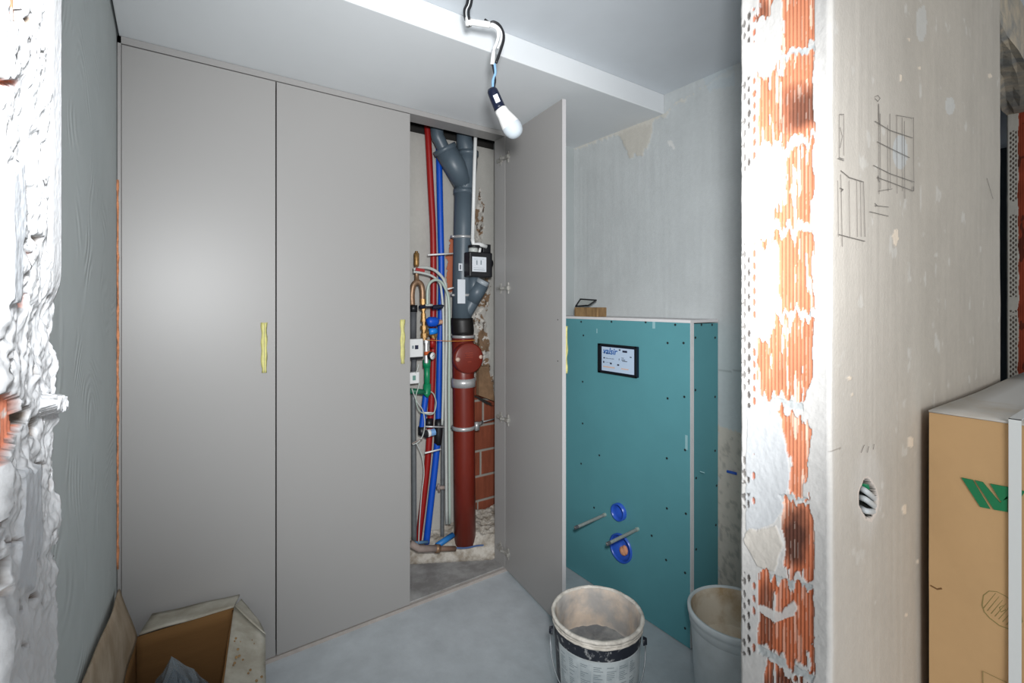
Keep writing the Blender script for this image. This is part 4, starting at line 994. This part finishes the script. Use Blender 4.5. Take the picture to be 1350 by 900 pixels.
tag(obj('black_cable', tube(BM(), [Vector((1.405, 1.99, ZS)), Vector((1.395, 1.975, ZS-.008)), Vector((1.37, 1.95, ZS-.012)), Vector((1.345, 1.92, ZS-.022))], .0035, 8, True), M_black, None, True), 'black cable end poking out of the soffit above the open door', 'cable')
pcb = atX(962, 622, XR-.004); tag(obj('cable_stub', tube(BM(), [pcb+Vector((.004, -.03, 0)), pcb+Vector((-.004, .01, .001))], .006, 10), M_sblue, None, True), 'blue pipe stub on the right wall beside the brick reveal', 'pipe')

# ------------------------------------------------------------------ open carton in the left corner
cb = thing('open_carton', 'dusty open cardboard box with spread flaps, on the floor against the wardrobe', 'cardboard box', (.03, 1.85, 0))
BLc, BRc = Vector((-.094, 2.03, 0)), Vector((.190, 2.02, 0)); FRc, FLc = Vector((.115, 1.56, 0)), Vector((-.128, 1.58, 0)); Zr = .345
up = lambda p, z: Vector((p.x, p.y, z))
def panel(name, a, c, z0, z1, m, seed): return obj(name, sheet(BM(), [up(a, z0), up(c, z0), up(c, z1), up(a, z1)], .005, 12, 8, .002, seed), m, cb, True)
panel('back_panel', BLc, BRc, .006, Zr, M_cardin, 1); panel('right_panel', BRc, FRc, .006, Zr-.005, M_cardin, 2)
panel('left_panel', FLc, BLc, .006, Zr-.005, M_cardin, 3); panel('front_panel', FRc, FLc, .006, Zr-.01, M_cardin, 4)
obj('bottom_panel', prism(BM(), [up(p, .001) for p in (BLc, BRc, FRc, FLc)], (0, 0, .004)), M_cardin, cb)
o = obj('back_flap', sheet(BM(), [up(BLc, Zr)+Vector((.01, 0, 0)), up(BRc, Zr), Vector((.222, 2.145, .315)), Vector((-.05, 2.14, .345))], .005, 12, 6, .002, 5), M_cardd, cb, True)
o = obj('right_flap', sheet(BM(), [up(BRc, Zr), up(FRc, Zr-.01), Vector((.236, 1.60, .265)), Vector((.282, 1.83, .295)), ][:2]+[Vector((.232, 1.60, .262)), Vector((.270, 1.865, .298))], .005, 12, 6, .002, 6), M_cardd, cb, True)
o = obj('right_gusset', sheet(BM(), [up(BRc, Zr), Vector((.270, 1.865, .298)), Vector((.262, 1.95, .300)), Vector((.224, 2.13, .306))], .005, 6, 6, .001, 8), M_cardd, cb, True)
o = obj('left_flap', sheet(BM(), [up(FLc, Zr-.005), up(BLc, Zr), Vector((-.138, 2.09, .49)), Vector((-.141, 1.24, .71))], .005, 14, 10, .003, 7, .006), M_cardm, cb, True)
bb = BM(); rnd = random.Random(21)
for k in range(16):
    u_, v_ = rnd.random(), rnd.random(); q0 = up(BRc, Zr).lerp(up(FRc, Zr-.01), .25+.7*u_); q1 = Vector((.262, 1.865-.2*u_, .29)); c_ = q0.lerp(q1, .15+.7*v_)+Vector((0, 0, .006))
    bmesh.ops.create_icosphere(bb, subdivisions=1, radius=rnd.uniform(.002, .005), matrix=Matrix.Translation(c_) @ Matrix.Diagonal((1, 1.6, .4, 1)))
o = obj('dirt', bb, M_wood, cb); o['kind'] = 'stuff'
# content
bg_ = BM(); rnd = random.Random(9)
apex = Vector((.005, 1.93, .30)); base = [Vector((-.095, 1.93, .13)), Vector((.02, 1.985, .13)), Vector((.16, 1.86, .15)), Vector((.10, 1.66, .12)), Vector((-.09, 1.66, .12))]
def faceted(bm, apex, base, jit):
    V = [[bm.verts.new(apex)]]; prev = None; n = 8
    rings = []
    for j in range(1, n+1):
        ring = []
        for i in range(len(base)*4):
            a = base[i//4]; c = base[(i//4+1) % len(base)]; p = a.lerp(c, (i % 4)/4); q = apex.lerp(p, j/n)
            q += Vector((rnd.uniform(-1, 1), rnd.uniform(-1, 1), rnd.uniform(-1, 1)))*jit
            ring.append(bm.verts.new(q))
        rings.append(ring)
    for i in range(len(rings[0])): bm.faces.new((V[0][0], rings[0][i], rings[0][(i+1) % len(rings[0])]))
    for r0, r1 in zip(rings, rings[1:]):
        for i in range(len(r0)): bm.faces.new((r0[i], r1[i], r1[(i+1) % len(r0)], r0[(i+1) % len(r0)]))
    bm.faces.new(list(reversed(rings[-1])))
faceted(bg_, apex, base, .0045)
wr = thing('wrapped_package', 'dark object wrapped in crumpled clear plastic inside the open carton', 'package', (.02, 1.8, .12))
obj('plastic_wrap', bg_, M_plastic, wr, False)
bc_ = BM(); faceted(bc_, apex+Vector((.006, -.02, -.03)), [p.lerp(Vector((.02, 1.82, .13)), .22)+Vector((0, 0, -.005)) for p in base], .001); obj('dark_content', bc_, M_navy, wr)
obj('lower_body', box(BM(), -.06, .10, 1.66, 1.92, .012, .125), M_navy, wr, bevel=.01)

# ------------------------------------------------------------------ large strapped carton against the hall wall
bc3 = thing('shipping_carton', 'large tall cardboard box with green logo and white strap, standing against the hall wall', 'cardboard box', (1.8, 0, 0))
X0c, X1c, Y1c, Y0c, Z1c = 1.300, 2.42, .322, -.42, 1.222
bb = BM(); box(bb, X0c, X1c, Y0c, Y1c, .002, Z1c)
bmesh.ops.subdivide_edges(bb, edges=bb.edges[:], cuts=14, use_grid_fill=True)
for v in bb.verts:
    if abs(v.co.x-X0c) < 1e-5: v.co.x += .004*fbm(np.array(v.co.y*7), np.array(v.co.z*5), 90) - .002
obj('body', bb, M_card, bc3, True)
bc3.children[0].data.polygons.foreach_set('use_smooth', [False]*len(bc3.children[0].data.polygons))
M_top = mat('dusty carton top', S(206, 204, 200), .8, col2=S(188, 176, 158), vscale=5, contrast=(.5, .75))
bb = sheet(BM(), [(X0c-.004, Y1c, Z1c+.004), (X1c, Y1c, Z1c+.004), (X1c, -.045, Z1c+.004), (X0c-.003, -.045, Z1c+.003)], .004, 12, 8, .002, 12)
obj('top_flap', bb, M_top, bc3, True)
bb = sheet(BM(), [(X0c-.003, -.05, Z1c+.003), (X1c, -.05, Z1c+.003), (X1c, Y0c, Z1c+.003), (X0c-.003, Y0c, Z1c+.003)], .004, 12, 8, .001, 13)
obj('top_flap', bb, M_top, bc3, True)
def cface(px, py, off=.0005): p = atX(px, py, X0c); return Vector((X0c-off-.004, p.y, p.z))
bb = BM()
for poly in ([(1268.3, 629), (1282.7, 632), (1306, 670), (1293, 667.5)], [(1286, 632.6), (1296, 634.8), (1319, 662), (1329, 653), (1329, 674), (1311, 671)], [(1306, 637), (1328, 641), (1352, 647), (1346, 656), (1332, 655), (1320, 660)]):
    prism(bb, [cface(x, y, .0004) for x, y in poly], (.0035, 0, 0))
o = obj('printed_logo', bb, mat('green print', S(16, 122, 76), .6), bc3); o['label'] = 'green angular W logo'
bb = BM()
cc = [(1295, 797), (1297, 784), (1304, 778.5), (1314, 779), (1326, 785), (1338, 795), (1346, 806), (1348, 818), (1343, 828), (1332, 829), (1318, 824), (1305, 814), (1298, 806)]
M_thin = mat('thin green print', S(140, 128, 78), .8)
def cl(pts, r=.0009):
    tube(bb, [cface(x, y, .0002)+Vector((.0026, 0, 0)) for x, y in pts], r, 5)
cl(cc+[cc[0]])
for k in range(9):
    x = 1297+k*5; cl([(x, 797+k*3.6+4), (x+16-k*.5, 781+k*4.6)], .0006)
cl([(1297, 935), (1296, 884), (1340, 905)], .0006); cl([(1318, 800), (1323, 797), (1326, 803), (1320, 806), (1318, 800)], .0008)
obj('printed_marks', bb, M_thin, bc3)
y_a = cface(1331, 600).y; y_b = cface(1348, 600).y
bb = BM(); box(bb, X0c-.009, X0c-.0075, y_b, y_a, .0, Z1c+.012); box(bb, X0c-.009, X1c, y_b, y_a, Z1c+.0105, Z1c+.012)
obj('strap', bb, M_strap, bc3)
bb = BM(); P = [cface(x, y, .0002)+Vector((.003, 0, 0)) for x, y in [(1227, 771), (1236, 776), (1242, 775)]]; tube(bb, P, .0018, 6); obj('tear', bb, mat('torn edge', S(120, 86, 50), .9), bc3)

# cables in the broken-out opening of the pier
for k, (pts, lab) in enumerate([([(1134, 643), (1141, 647), (1149, 654), (1156, 661)], 'uppermost white cable in the broken hole of the hall wall'), ([(1133, 655), (1141, 658), (1150, 665), (1158, 672)], 'middle white cable in the broken hole of the hall wall'), ([(1134, 669), (1141, 673), (1149, 674), (1157, 673)], 'lowest white cable in the broken hole of the hall wall')]):
    P = [atY(x, y, YN+(.015 if i in (0, 3) else .004)) for i, (x, y) in enumerate(pts)]
    tag(obj('white_cable', tube(BM(), P, .0052, 12, True), mat('white sheath %d' % k, S(205, 210, 212), .45), None, True), lab, 'cable', 'cables in the broken wall hole')
tag(obj('green_conduit', tube(BM(), [atY(1136, 634, YN+.018), atY(1153, 652, YN+.018)], .010, 12), M_green, None, True), 'green conduit deep in the broken hole of the hall wall', 'conduit')
